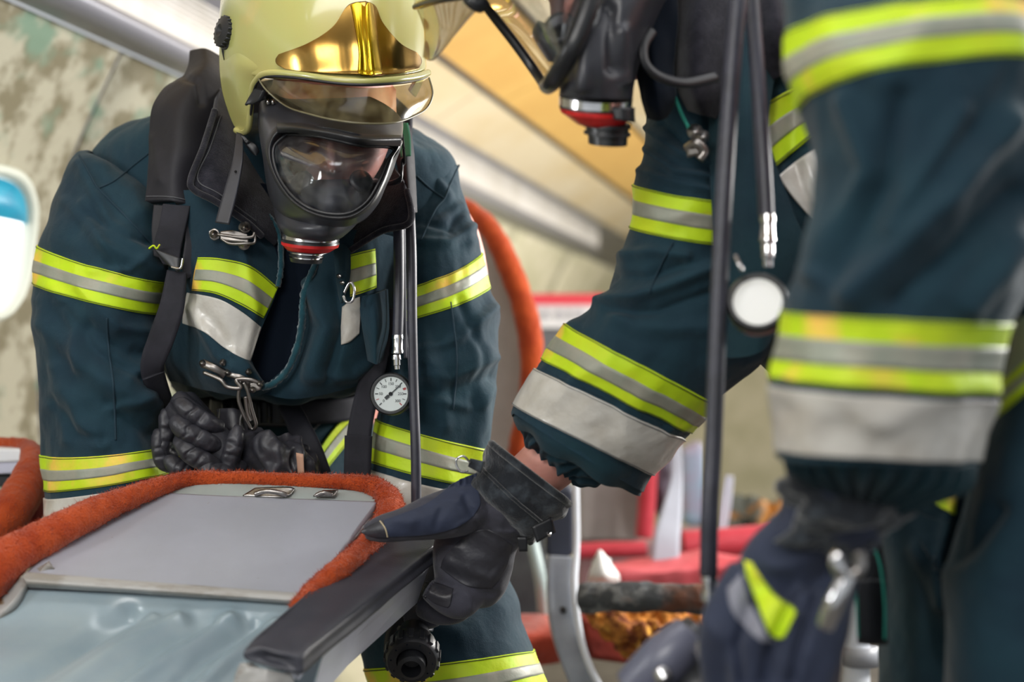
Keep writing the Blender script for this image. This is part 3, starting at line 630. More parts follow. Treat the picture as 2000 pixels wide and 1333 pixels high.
dtape(tF, [[(676, 500), (705, 492), (733, 486)], [(682, 540), (708, 532), (735, 525)], [(684, 580), (710, 572), (736, 562)]], jacket)
part('white_patch', drape(tF, [[(668, 600), (684, 588), (703, 580)], [(666, 640), (684, 628), (704, 618)], [(666, 674), (684, 668), (702, 652)]], .002, .0015, 14, 20), WHITE, jacket, label='white vinyl chest patch')
# hanging storm flap and side pocket on the right front
part('storm_flap', Net([[(650, 480, 1.75), (672, 478, 1.745), (685, 492, 1.745)], [(655, 530, 1.745), (672, 530, 1.735), (684, 540, 1.74)], [(660, 575, 1.745), (666, 592, 1.738), (672, 585, 1.742)]]).sheet(.004, 30, 20), CLOTH2, jacket)
part('pocket', Net([[(702, 580, 1.76), (730, 575, 1.75), (755, 565, 1.78)], [(708, 640, 1.755), (735, 640, 1.74), (760, 640, 1.78)], [(718, 705, 1.77), (735, 712, 1.755), (748, 705, 1.79)]], rough=(((14, 10, 6), .006, 4),)).sheet(.006, 40, 30), CLOTH, jacket)
# seams
for pth in ([(155, 304), (178, 345), (192, 368), (235, 412), (290, 470), (312, 490)], [(192, 368), (225, 352), (262, 322), (290, 300)], [(897, 322), (880, 360), (868, 388), (850, 410), (822, 470)], [(868, 388), (840, 368), (815, 345)], [(209, 622), (212, 680), (222, 760), (226, 860)], [(880, 590), (892, 700), (885, 800)]):
    try: part('seam', onpath(tT, pth, .0014, .0006, 60, 6), CLOTH2 if 0 else mat('seam_thread', '152f3c', .9) if 'seam_thread' not in bpy.data.materials else bpy.data.materials['seam_thread'], jacket)
    except ValueError: pass
# collar: two upturned fleece-lined leaves
cL = Net([[(432, 172, 1.86), (470, 230, 1.86), (510, 300, 1.87), (535, 345, 1.86)],
          [(420, 220, 1.80), (455, 275, 1.80), (500, 340, 1.82), (540, 385, 1.82)],
          [(396, 290, 1.755), (435, 320, 1.755), (490, 380, 1.775), (545, 430, 1.795)],
          [(374, 352, 1.735), (415, 372, 1.73), (480, 418, 1.75), (545, 465, 1.785)],
          [(384, 374, 1.732), (420, 392, 1.73), (480, 432, 1.75), (535, 480, 1.785)]],
         rough=(((12, 12, 12), .004, 4),))
cR = Net([[(735, 290, 1.84), (700, 360, 1.84), (660, 420, 1.83), (640, 450, 1.81)],
          [(762, 320, 1.80), (735, 380, 1.79), (700, 430, 1.78), (665, 462, 1.78)],
          [(785, 350, 1.77), (772, 400, 1.755), (720, 445, 1.755), (676, 478, 1.765)],
          [(794, 372, 1.765), (800, 432, 1.745), (745, 450, 1.748), (684, 488, 1.76)]],
         rough=(((12, 12, 12), .004, 4),))
CLV, CRV = cL.sheet(.007, 60, 60), cR.sheet(.007, 60, 60)
part('collar', CLV, FLEECE, jacket, label='black fleece lined collar leaf'); part('collar', CRV, FLEECE, jacket, label='black fleece lined collar leaf')
part('collar_edge', hose([(420, 215, 1.79), (397, 288, 1.75), (373, 350, 1.728), (380, 372, 1.724), (420, 393, 1.722), (480, 433, 1.742), (512, 462, 1.76)], .0042, 70, 10), FLEECE, jacket)
part('collar_edge', hose([(795, 372, 1.76), (801, 433, 1.738), (745, 452, 1.74), (684, 490, 1.752)], .0042, 50, 10), FLEECE, jacket)
tC = bvh(CLV, CRV)
part('stitching', onpath(tC, [(432, 225), (410, 290), (386, 350), (430, 380), (500, 432)], .0008, .001, 60, 5), WSTITCH, jacket)
part('collar_back', Net([[(400, 190, 1.90), (560, 150, 1.93), (720, 160, 1.92), (800, 215, 1.88)], [(420, 300, 1.87), (560, 290, 1.90), (700, 290, 1.90), (790, 310, 1.86)], [(480, 440, 1.83), (560, 420, 1.85), (640, 420, 1.85), (720, 440, 1.83)]]).sheet(.008, 40, 50), FLEECE, jacket, label='dark fleece lined collar inside')
# clasps on the jacket
def rivet(px, py, d, r, parent, name='rivet', m=None):
    c = P(px, py, d); part(name, lathe([(0, 0), (r, 0), (r, .002), (r*.55, .003), (r*.5, .0055), (0, .006)], c, (0, -1, .1), 20), m or STEEL, parent)
def rodp(pts, r, parent, name='wire', m=None, **k): return part(name, hose(pts, r, 40, 10, **k), m or STEEL, parent)
d = 1.738
CL = mat('clasp_metal', '8f8a86', .38, 1, rvar=.1, nscale=40)
part('clasp', Net([[(408, 452, d), (418, 446, d), (426, 450, d)], [(408, 458, d), (418, 458, d-.001), (430, 458, d)], [(411, 466, d), (418, 470, d), (428, 466, d)]]).sheet(.002, 10, 10), CL, jacket)
rivet(418, 458, d-.002, .0052, jacket)
part('clasp', Net([[(430, 452, d-.004), (455, 450, d-.006), (484, 458, d-.004)], [(430, 468, d-.006), (455, 472, d-.008), (486, 474, d-.006)]]).sheet(.004, 8, 16), CL, jacket)
rodp([(424, 458, d-.002), (440, 460, d-.006), (470, 464, d-.008), (492, 463, d-.006), (497, 455, d-.004)], .002, jacket, 'clasp_lever', CL)
rodp([(432, 466, d-.004), (450, 476, d-.008), (480, 476, d-.008), (497, 474, d-.004), (498, 458, d-.004)], .0018, jacket, 'clasp_lever', CL)
part('clasp', lathe([(0, 0), (.0075, 0), (.0075, .0015), (0, .002)], P(478, 445, d), (0, -1, .1)), CL, jacket); rivet(478, 445, d-.002, .0048, jacket)
part('clasp', lathe([(0, 0), (.0075, 0), (.0075, .0015), (0, .002)], P(477, 477, d), (0, -1, .1)), CL, jacket); rivet(477, 477, d-.002, .0048, jacket)
# D ring and eyelets on the right flap
rodp([(672, 572, 1.73), (684, 552, 1.728), (692, 566, 1.728), (688, 588, 1.728), (676, 590, 1.73), (670, 578, 1.73)], .0018, jacket, 'ring', CHR)
rivet(662, 540, 1.733, .0028, jacket, 'eyelet'); rivet(668, 553, 1.733, .0028, jacket, 'eyelet')
# lower clasp pair and carabiner
for (x, y, dx, dy) in ((396, 710, 44, 22), (446, 728, 44, 22)):
    part('clasp', hose([(x, y, 1.748), (x+dx/2, y+dy*.4, 1.742), (x+dx, y+dy, 1.748)], [.006, .005, .006], 20, 10, flat=.5), CL, jacket)
    rivet(x, y, 1.745, .0042, jacket); rivet(x+dx*.9, y+dy*.2-6, 1.742, .0042, jacket)
rodp([(398, 728, 1.745), (430, 742, 1.738), (444, 756, 1.738), (470, 758, 1.738), (462, 742, 1.738), (490, 742, 1.738), (514, 752, 1.742)], .0026, jacket, 'clasp_lever', CL)
part('clasp', Net([[(486, 748, 1.742), (515, 744, 1.74)], [(486, 768, 1.742), (508, 762, 1.74)]]).sheet(.003, 6, 6), CL, jacket); rivet(494, 762, 1.738, .004, jacket); rivet(508, 750, 1.738, .004, jacket)
# trousers and bib under the jacket
tro = Tube([(352, 770, 745, 760, 2.10, .14, 0, 10), (335, 850, 745, 850, 2.10, .15, 0, 10), (330, 960, 760, 960, 2.10, .17), (340, 1100, 800, 1100, 2.12, .18), (380, 1200, 840, 1180, 2.14, .18)], rough=(((9, 9, 6), .012, 4),))
TRV = tro.mesh(nt=90, nh=140, cap=True)
trou = part('trousers', TRV, CLOTH2, ff1)
legR = Tube([(600, 960, 930, 940, 2.02, .12), (640, 1080, 975, 1090, 1.95, .12), (680, 1180, 1005, 1170, 1.90, .12, 0, 5), (718, 1300, 1042, 1268, 1.86, .12, 0, 8), (745, 1400, 1075, 1335, 1.85, .12, 0, 8), (760, 1500, 1100, 1440, 1.85, .12)], rough=(((7, 7, 6), .014, 4), ((26, 20, 14), .004, 4)), folds=[([(780, 1210), (900, 1240), (1000, 1180)], 30, .01)])
legL = Tube([(300, 980, 640, 980, 2.05, .12), (260, 1100, 560, 1100, 2.02, .12), (240, 1300, 540, 1300, 2.0, .12), (240, 1500, 540, 1500, 2.0, .12)], rough=(((7, 7, 6), .014, 4),))
part('trouser_leg', legR.mesh(nt=120, nh=140, cap=True), CLOTH, trou); part('trouser_leg', legL.mesh(nt=80, nh=100, cap=True), CLOTH, trou)
tape(legR, 3.03/5, 4.05/5, trou)
tTR = bvh(TRV)
dtape(tTR, [[(622, 880), (650, 840), (690, 800), (725, 782)], [(632, 925), (668, 880), (702, 842), (728, 820)]], trou, .004)
dtape(tTR, [[(312, 870), (330, 880), (350, 890)], [(312, 905), (330, 915), (350, 922)]], trou, .004)
part('shirt_hem', drape(tTR, [[(336, 735), (370, 760), (410, 775)], [(336, 752), (366, 782), (400, 800)]], .006, .003, 6, 16), mat('pale_shirt', '5a5e74', .8), ff1, label='pale shirt edge')
# ---------------------------------------------------------------- helmet of the first firefighter
hel = thing('helmet', 'glossy pale yellow fire helmet with gold front plate and smoked visor, worn by bending firefighter', 'helmet', tuple(P(635, 150, 1.78)))
dome = Tube([(600, -215, 650, -215, 1.80, .02, 10, 0), (500, -190, 760, -190, 1.80, .075, 12, 0), (450, -110, 806, -110, 1.79, .115, 14, 0), (432, -10, 822, -15, 1.785, .135, 18, 2), (428, 70, 826, 60, 1.78, .145, 22, 10),
    (432, 118, 828, 112, 1.78, .148, 26, 22), (445, 136, 828, 128, 1.78, .148, 26, 24), (455, 138, 822, 130, 1.79, .12, 26, 20)])
DV = dome.mesh(nt=90, nh=120, cap=True)
part('shell', DV, HELM, hel)
EG = Net([[(431, 60, 1.77), (470, 90, 1.70), (540, 120, 1.655)],
          [(428, 118, 1.77), (462, 125, 1.70), (520, 140, 1.665)],
          [(433, 175, 1.775), (462, 165, 1.715), (497, 160, 1.69)],
          [(447, 222, 1.775), (468, 205, 1.73), (489, 200, 1.712)],
          [(461, 252, 1.775), (475, 238, 1.745), (486, 235, 1.728)],
          [(474, 257, 1.765), (479, 258, 1.75), (484, 250, 1.735)]])
part('ear_guard', EG.sheet(.004, 50, 40, extra=None) if 0 else EG.sheet(.004, 50, 40), HELM, hel)
EGr = Net([[(826, 60, 1.77), (826, 60, 1.83)], [(830, 118, 1.76), (832, 118, 1.83)], [(818, 150, 1.77), (826, 160, 1.83)], [(800, 180, 1.80), (812, 190, 1.83)]])
part('ear_guard', EGr.sheet(.004, 30, 16), HELM, hel)
part('edge_trim', hose([(461, 254, 1.772), (474, 259, 1.76), (485, 250, 1.732), (489, 215, 1.712), (492, 180, 1.695), (500, 158, 1.678), (522, 143, 1.655), (580, 146, 1.633), (650, 156, 1.618), (710, 160, 1.618), (770, 156, 1.64), (812, 150, 1.68), (836, 142, 1.73)], .0042, 90, 12), HELM, hel)
part('edge_trim', hose([(486, 245, 1.728), (491, 212, 1.706), (495, 178, 1.69), (505, 158, 1.672), (525, 149, 1.652), (580, 152, 1.630), (650, 162, 1.615), (710, 166, 1.615), (770, 163, 1.637), (812, 157, 1.677), (834, 149, 1.73)], .0017, 90, 8), BLK, hel)
tH = bvh(DV)
# gold plate: two wings and a raised ridge
def wing_prof(t, h): return .006*np.sin(np.clip(h, 0, 1)*PI)*np.sin(t*PI)**.6
part('front_plate', drape(tH, [[(544, 106), (602, 84), (650, 52), (680, 10), (714, 2)], [(538, 116), (598, 104), (648, 84), (686, 60), (712, 60)], [(541, 126), (598, 124), (650, 116), (690, 112), (716, 112)], [(556, 135), (600, 140), (650, 143), (690, 144), (720, 145)]], .003, .003, 40, 60, prof=lambda t, h: .004+.007*np.exp(-((h-1)/.18)**2)), GOLD, hel, label='gold left wing of plate')
part('front_plate', drape(tH, [[(714, 2), (734, 12), (748, 44), (782, 84), (814, 102)], [(712, 60), (732, 62), (757, 84), (790, 104), (822, 112)], [(716, 112), (740, 112), (765, 118), (795, 124), (824, 122)], [(720, 145), (745, 145), (770, 143), (795, 140), (818, 134)]], .003, .003, 40, 50, prof=lambda t, h: .004+.007*np.exp(-(h/.2)**2)), GOLD, hel, label='gold right wing of plate')
part('plate_ridge', drape(tH, [[(684, 10), (700, 4), (712, 12), (722, 4), (731, 12)], [(692, 50), (702, 48), (713, 50), (725, 50), (736, 52)], [(700, 100), (708, 98), (718, 98), (730, 98), (742, 100)], [(698, 142), (710, 145), (722, 146), (735, 145), (748, 143)]], .009, .004, 50, 30, prof=lambda t, h: .010*np.sin(h*PI)**.7+.003*np.cos(h*PI*3)), GOLD2, hel, label='bright gold centre ridge')
# side knob
kc = P(452, 66, 1.735); ka = np.array([-.75, -.62, .1])
part('side_knob', lathe([(0, 0), (.021, 0), (.021, .006), (.018, .008), (.018, .014), (.008, .017), (0, .013)], kc, ka, 26), BLK, hel, sharp=40)
for i in range(18):
    a = i/18*2*PI; u = np.cross(ka/np.linalg.norm(ka), [0, 0, 1]); u /= np.linalg.norm(u); v = np.cross(ka/np.linalg.norm(ka), u)
    q = kc + (u*math.cos(a)+v*math.sin(a))*.018; aa = ka/np.linalg.norm(ka)
    part('knob_ridge', tubepts([q+aa*.006, q+aa*.014], .0016, 6), BLK, hel)
part('knob_tab', Net([[(446, 20, 1.735), (455, 17, 1.73)], [(438, 40, 1.735), (456, 38, 1.73)]]).sheet(.004, 6, 6), BLK, hel)
part('knob_tab', Net([[(430, 86, 1.74), (448, 88, 1.735)], [(437, 118, 1.745), (446, 96, 1.74)]]).sheet(.004, 6, 6), BLK, hel)
# visor, smoked
VIS = Net([[(502, 152, 1.668), (560, 158, 1.632), (640, 167, 1.605), (710, 172, 1.602), (775, 168, 1.625), (822, 160, 1.665), (838, 152, 1.70)],
           [(522, 178, 1.655), (570, 192, 1.62), (640, 205, 1.592), (705, 210, 1.588), (770, 208, 1.61), (826, 196, 1.655), (845, 182, 1.69)],
           [(560, 208, 1.645), (600, 222, 1.61), (650, 234, 1.585), (705, 241, 1.58), (770, 240, 1.602), (815, 224, 1.65), (836, 208, 1.68)]])
part('visor', VIS.sheet(.0025, 30, 70), SMOKE, hel, label='smoked transparent visor')
part('visor_rim', hose([(505, 154, 1.664), (522, 178, 1.653), (560, 208, 1.643), (600, 222, 1.608), (650, 234, 1.583), (705, 241, 1.578), (770, 240, 1.600), (815, 224, 1.648), (836, 208, 1.678), (845, 182, 1.688), (838, 152, 1.70)], .0011, 90, 6), mat('visor_rim', '6f6a52', .3), hel)
# chin strap
part('chin_strap', Net([[(462, 258, 1.755), (474, 262, 1.752)], [(455, 310, 1.73), (474, 312, 1.728)], [(438, 370, 1.715), (463, 376, 1.713)], [(420, 434, 1.705), (447, 438, 1.702)]]).sheet(.0025, 30, 8), RUBM, hel)
part('strap_hole', lathe([(0, 0), (.0016, 0), (0, .0006)], P(460, 335, 1.7195), (0, -1, 0), 10), BLK, hel)
part('strap_buckle', Net([[(468, 262, 1.75), (478, 266, 1.748), (486, 275, 1.748)], [(478, 282, 1.748), (490, 290, 1.745), (500, 282, 1.746)], [(492, 300, 1.748), (500, 304, 1.746), (506, 296, 1.748)]]).sheet(.006, 10, 10), BLK, hel)
part('visor_hinge', Net([[(497, 172, 1.685), (515, 176, 1.675)], [(487, 188, 1.69), (505, 196, 1.68)], [(478, 204, 1.69), (494, 205, 1.69)]]).sheet(.008, 10, 8), BLK, hel)
# ---------------------------------------------------------------- breathing mask of the first firefighter
mk = thing('breathing_mask', 'black full face breathing mask with clear lens and red ringed valve under yellow helmet', 'mask', tuple(P(645, 350, 1.70)))
def loop(pts): return pts
inner = [(560, 262, 1.645), (534, 290, 1.638), (541, 338, 1.622), (573, 385, 1.603), (620, 413, 1.590), (676, 418, 1.588), (715, 396, 1.597), (740, 356, 1.612), (756, 316, 1.633), (766, 290, 1.645), (700, 284, 1.610), (622, 267, 1.614)]
frm = [(548, 244, 1.640), (519, 282, 1.640), (528, 335, 1.625), (562, 390, 1.603), (615, 424, 1.588), (680, 430, 1.585), (724, 405, 1.597), (750, 362, 1.612), (768, 312, 1.635), (783, 272, 1.652), (705, 264, 1.606), (620, 248, 1.612)]
mid = [(525, 222, 1.68), (510, 270, 1.675), (522, 345, 1.665), (545, 410, 1.65), (600, 440, 1.635), (680, 442, 1.635), (732, 405, 1.65), (756, 360, 1.66), (772, 320, 1.675), (782, 262, 1.68), (710, 228, 1.645), (615, 214, 1.645)]
outl = [(520, 190, 1.72), (504, 230, 1.735), (512, 300, 1.74), (532, 400, 1.735), (590, 440, 1.72), (690, 440, 1.72), (738, 400, 1.735), (758, 340, 1.74), (776, 290, 1.74), (784, 232, 1.725), (715, 186, 1.69), (610, 172, 1.69)]
FP = Net([frm, mid, outl], closed=True); 
part('facepiece', FP.sheet(.004, 40, 120), RUBM, mk)
FRM = Net([inner, [(a[0]*.5+b[0]*.5, a[1]*.5+b[1]*.5, min(a[2], b[2])-.006) for a, b in zip(inner, frm)], frm, [(a, b, c+.016) for a, b, c in frm]], closed=True)
part('lens_frame', FRM.sheet(.003, 24, 140), RUB, mk)
part('brow_bar', Net([[(540, 240, 1.640), (580, 240, 1.612), (640, 249, 1.592), (710, 262, 1.590), (784, 264, 1.640)], [(540, 250, 1.632), (580, 250, 1.600), (640, 259, 1.580), (710, 272, 1.578), (786, 272, 1.632)], [(542, 260, 1.636), (582, 260, 1.606), (642, 270, 1.588), (710, 283, 1.586), (782, 286, 1.638)]]).sheet(.010, 16, 60), RUB, mk)
part('lens_rim', hose([(a, b, c-.004) for a, b, c in inner+inner[:1]], .0018, 120, 8, cap=False), RUB, mk)
# lens: bulging surface spanning the opening
cen = np.array(inner).mean(0); ln = []
for k in (1.0, .75, .5, .25, .03):
    ln.append([(cen[0]+(a-cen[0])*k, cen[1]+(b-cen[1])*k, 1.578 + (c-1.578)*k**1.6) for a, b, c in inner])
part('lens', Net(ln, closed=True).sheet(.002, 24, 100), LENS, mk, label='clear curved lens')
# inner nose cup
cup = Tube([(566, 352, 700, 350, 1.69, .02, 5, 0), (572, 368, 705, 366, 1.68, .05, 5, 0), (580, 392, 700, 392, 1.68, .062, 5, 0), (592, 420, 690, 420, 1.68, .06)])
part('nose_cup', cup.mesh(nt=30, nh=50, cap=True), mat('nose_cup', '3a3c42', .45), mk)
part('inner_valve', lathe([(0, 0), (.014, 0), (.014, .004), (.010, .006), (0, .005)], P(592, 358, 1.655), (-.35, -1, .3), 24), RUB, mk)
part('inner_valve', lathe([(0, 0), (.014, 0), (.014, .004), (.010, .006), (0, .005)], P(704, 356, 1.655), (.45, -1, .3), 24), RUB, mk)
chin = Tube([(528, 350, 742, 352, 1.725, .075, 0, 10), (533, 400, 722, 402, 1.715, .09, 5, 14), (540, 432, 695, 438, 1.70, .085, 0, 14), (550, 452, 672, 459, 1.692, .062, 0, 12), (556, 458, 662, 464, 1.69, .05, 0, 8)], folds=[([(640, 425), (640, 450)], 26, .004)])
part('chin_housing', chin.mesh(nt=60, nh=80, cap=True), RUBM, mk)
ax = [(606, 458), (603, 466), (603, 470), (601, 474), (600, 484), (600, 492), (597, 498), (597, 511)]
def vr(y0, y1, w0, w1, cx0, cx1, m, name, sl=.055, dep=1.685, n=26, sag=7, tk=.038, label=None):
    g = Tube([(cx0-w0, y0-sl*w0, cx0+w0, y0+sl*w0, dep, tk*w0/57, 0, sag*w0/57), (cx1-w1, y1-sl*w1, cx1+w1, y1+sl*w1, dep, tk*w1/57, 0, sag*w1/57)])
    return part(name, g.mesh(nt=4, nh=60, cap=True), m, mk, sharp=50, label=label)
vr(455, 467, 57, 57, 607, 606, CHR, 'valve_ring', label='polished chrome ring'); vr(467, 470, 55, 55, 606, 606, BLK, 'valve_ring'); vr(470, 474, 57, 57, 606, 606, RUB, 'valve_ring')
vr(474, 480, 57, 56, 606, 605, RED, 'valve_body', label='red valve body'); vr(480, 490, 55, 42, 605, 602, RED, 'valve_body', label='red valve body')
vr(489, 492, 40, 40, 600, 600, BLK, 'valve_ring'); vr(492, 495, 35, 35, 599, 599, CHR, 'valve_ring'); vr(495, 498, 32, 32, 598, 598, BLK, 'valve_nozzle'); vr(498, 501, 34, 34, 598, 598, RUB, 'valve_nozzle'); vr(501, 504, 29, 29, 598, 598, CHR, 'valve_ring'); vr(504, 512, 33, 31, 598, 598, RUB, 'valve_nozzle')
# straps of the mask
part('mask_strap', Net([[(783, 262, 1.71), (786, 290, 1.71)], [(786, 300, 1.74), (788, 320, 1.74)], [(785, 338, 1.73), (785, 352, 1.73)], [(765, 352, 1.74), (765, 362, 1.74)], [(745, 352, 1.76), (745, 362, 1.76)]]).sheet(.003, 30, 6), RUB, mk)
part('strap_buckle', Net([[(516, 182, 1.70), (536, 190, 1.69)], [(518, 200, 1.70), (540, 206, 1.69)]]).sheet(.006, 6, 6), BLK, mk)
for x in (522, 532): part('roller', tubepts(P([x, x+2], [194, 204], [1.688, 1.688]), .002, 8), CHR, mk)
# ---------------------------------------------------------------- breathing apparatus harness of the first firefighter
ha = thing('breathing_harness', 'black breathing apparatus harness with shoulder pads, straps and long hose on bending firefighter', 'harness', tuple(P(560, 820, 1.9)))
padL = Net([[(372, 100, 1.94), (400, 94, 1.92), (432, 110, 1.94)],
            [(362, 140, 1.90), (400, 128, 1.87), (440, 150, 1.90)],
            [(322, 172, 1.86), (375, 168, 1.83), (438, 190, 1.86)],
            [(297, 215, 1.83), (350, 220, 1.80), (418, 235, 1.83)],
            [(289, 290, 1.81), (340, 290, 1.775), (398, 300, 1.80)],
            [(285, 345, 1.80), (335, 345, 1.765), (386, 360, 1.79)],
            [(282, 392, 1.79), (335, 392, 1.762), (389, 404, 1.78)]], rough=(((9, 9, 9), .006, 4),), folds=[([(362, 152), (385, 160), (392, 200)], 8, -.006), ([(300, 270), (310, 350)], 10, .003)])
PLV = padL.sheet(.014, 90, 50)
part('shoulder_pad', PLV, PAD, ha)
tP = bvh(PLV)
part('stitching', onpath(tP, [(286, 384), (335, 385), (386, 396)], .0007, .0008, 40, 5), WSTITCH, ha)
part('webbing', Net([[(318, 398, 1.765), (372, 403, 1.765)], [(310, 440, 1.76), (362, 446, 1.76)], [(302, 480, 1.762), (352, 496, 1.762)], [(318, 515, 1.755), (350, 520, 1.755)]], rough=(((30, 30, 30), .003, 2),)).sheet(.004, 40, 20), WEB, ha)
part('webbing', Net([[(300, 400, 1.775), (330, 402, 1.775)], [(296, 450, 1.77), (320, 450, 1.77)], [(300, 500, 1.77), (335, 512, 1.77)]]).sheet(.006, 30, 10), PAD, ha)
part('webbing', Net([[(355, 402, 1.77), (388, 405, 1.775)], [(362, 460, 1.765), (386, 465, 1.77)], [(356, 520, 1.76), (384, 528, 1.765)], [(366, 545, 1.762), (378, 540, 1.765)]], rough=(((30, 30, 30), .003, 2),)).sheet(.006, 30, 10), PAD, ha)
part('slider_buckle', Net([[(300, 486, 1.75), (345, 502, 1.745), (356, 505, 1.75)], [(325, 515, 1.748), (345, 530, 1.742), (356, 525, 1.748)]]).sheet(.005, 10, 14), BLK, ha)
rodp([(335, 522, 1.741), (352, 524, 1.739), (357, 505, 1.739)], .0014, ha, 'buckle_wire', CHR)
part('webbing', ribbon(None, [(345, 530, 38), (335, 600, 48), (315, 660, 50), (297, 715, 46), (308, 760, 40), (335, 800, 20)], 40, thick=.003, depth=[1.752, 1.745, 1.745, 1.755, 1.78, 1.82]), WEB, ha)
part('webbing', ribbon(None, [(300, 735, 44), (322, 790, 36), (350, 830, 20)], 40, thick=.003, depth=[1.76, 1.80, 1.85]), WEB, ha)
part('tag_thread', hose([(291, 486, 1.752), (300, 480, 1.75), (306, 486, 1.752), (312, 478, 1.75)], .0012, 20, 6), YEL, ha)
# right side
padR = Net([[(745, 232, 1.87), (780, 235, 1.85), (800, 245, 1.87)], [(765, 280, 1.83), (790, 285, 1.81), (808, 290, 1.83)], [(778, 340, 1.80), (795, 345, 1.785), (812, 350, 1.80)], [(785, 412, 1.78), (800, 415, 1.768), (815, 415, 1.78)]])
part('shoulder_pad', padR.sheet(.012, 50, 24), PAD, ha)
part('label', Net([[(768, 240, 1.835), (797, 240, 1.835)], [(776, 270, 1.815), (802, 270, 1.815)], [(783, 306, 1.79), (803, 304, 1.792)]]).sheet(.001, 12, 8), mat('green_label', '1f6a4e', .6), ha, label='green cloth label')
part('webbing', ribbon(None, [(752, 600, 40), (735, 700, 44), (712, 790, 46), (700, 860, 48), (698, 930, 50)], 40, thick=.003, depth=[1.80, 1.79, 1.79, 1.785, 1.785]), WEB, ha)
part('webbing', ribbon(None, [(700, 852, 54), (697, 940, 52)], 50, thick=.003, depth=[1.778, 1.778]), WEB, ha)
part('belt', ribbon(tTR, [(360, 790, 46), (440, 800, 50), (520, 808, 52), (590, 806, 52), (680, 800, 44), (730, 780, 40)], 50, .022, .004), WEB, ha)
part('belt_buckle', drape(tTR, [[(410, 778), (470, 782), (570, 782)], [(408, 822), (470, 830), (575, 832)]], .03, .008, 8, 20), BLK, ha)
for x in (432, 452, 500, 520, 545, 558):
    part('buckle_bar', drape(tTR, [[(x, 782), (x+8, 783)], [(x+1, 826), (x+9, 827)]], .036, .004, 4, 3), BLK, ha)
part('webbing', ribbon(None, [(560, 785, 40), (582, 830, 44), (605, 880, 48), (628, 930, 40)], 40, thick=.003, depth=[1.90, 1.85, 1.83, 1.83]), WEB, ha)
part('zip', onpath(tTR, [(600, 850), (640, 815), (690, 782)], .002, .01, 30, 6), WSTITCH, ha)
rodp([(470, 742, 1.74), (466, 780, 1.745), (478, 815, 1.75), (492, 838, 1.755), (500, 830, 1.75), (492, 800, 1.745), (484, 765, 1.74), (476, 748, 1.738)], .0022, ha, 'carabiner', CL)
rodp([(480, 775, 1.742), (484, 806, 1.748), (490, 822, 1.75)], .0028, ha, 'carabiner_gate', CL)
# long hose
part('hose', hose([(800, 405, 1.765), (804, 500, 1.75), (805, 620, 1.742), (808, 760, 1.735), (812, 880, 1.725), (813, 998, 1.72)], .0062, 80, 16), HOSE, ha)
# pressure gauge on its own hose
pg = thing('pressure_gauge', 'round white dial pressure gauge with black needle hanging sharp before the bending firefighter', 'gauge', tuple(P(765, 768, 1.745)))
part('hose', hose([(778, 425, 1.775), (779, 500, 1.765), (779, 580, 1.757), (777, 660, 1.75)], .0068, 50, 16), HOSE, pg)
def rings(pts, m, parent, name, cx, dx, d, n=24):
    return part(name, lathe([(r, -(y)/FPX*d) for y, r in pts], P(cx, 0, d) if 0 else np.array([P(cx, 666, d)[0], P(cx, 666, d)[1], P(cx, 666.5, d)[2]]) + np.array([0, 0, 666.5/FPX*d]), (dx, 0, 1), n), m, parent, sharp=40)
def fitting(cx, y0, d, parent, prof, m=CHR, lean=0):
    """prof: list of (dy px, radius px)"""
    c = P(cx, y0, d); k = d/FPX
    return part('hose_fitting', lathe([(r*k, -y*k) for y, r in prof], c, (-lean, 0, 1), 18), m, parent, sharp=35)
fitting(777, 655, 1.75, pg, [(0, 0), (0, 11), (6, 12), (8, 12), (8, 11), (28, 11), (30, 12), (36, 12), (38, 8), (38, 0)])
fitting(774, 694, 1.75, pg, [(0, 0), (0, 9), (8, 10), (9, 10), (9, 8), (20, 8), (21, 6), (28, 6), (28, 0)], lean=.05)
def gauge(cx, cy, d, R, parent, face_axis, blurdial=False, up=(0, 0, 1)):
    c = P(cx, cy, d); k = d/FPX; r = R*k; a = np.array(face_axis, float); a /= np.linalg.norm(a)
    part('gauge_case', lathe([(0, -.022), (r*.8, -.022), (r*.97, -.016), (r, -.006), (r, .002), (r*.93, .005), (r*.84, .005), (r*.80, .001), (0, .001)], c, a, 48), RUB, parent, sharp=50)
    part('dial', lathe([(0, .0012), (r*.80, .0012), (r*.80, .002), (0, .002)], c, a, 40), mat('dial_white', 'f0f1f0', .5), parent, smooth=False, label='white gauge dial')
    u = np.cross([0, 0, 1.0], a); u = u/np.linalg.norm(u); v = np.cross(a, u)
    def bar(ang, r0, r1, w, m, name, h=.0024):
        di = u*math.cos(ang)+v*math.sin(ang); pe = np.cross(a, di)
        return part(name, boxw(c+a*h+di*(r0+r1)/2*r, di*(r1-r0)/2*r, pe*w*r, a*.0003), m, parent, smooth=False)
    return c, r, a, u, v, bar
c, r, a, u, v, bar = gauge(764, 770, 1.74, 42, pg, (-.12, -1, .05))
for i in range(13):
    ang = math.radians(225 - i*22.5); bar(ang, .60, .74, .014 if i % 2 else .022, RED if i in (1, 12) else BLK, 'dial_mark')
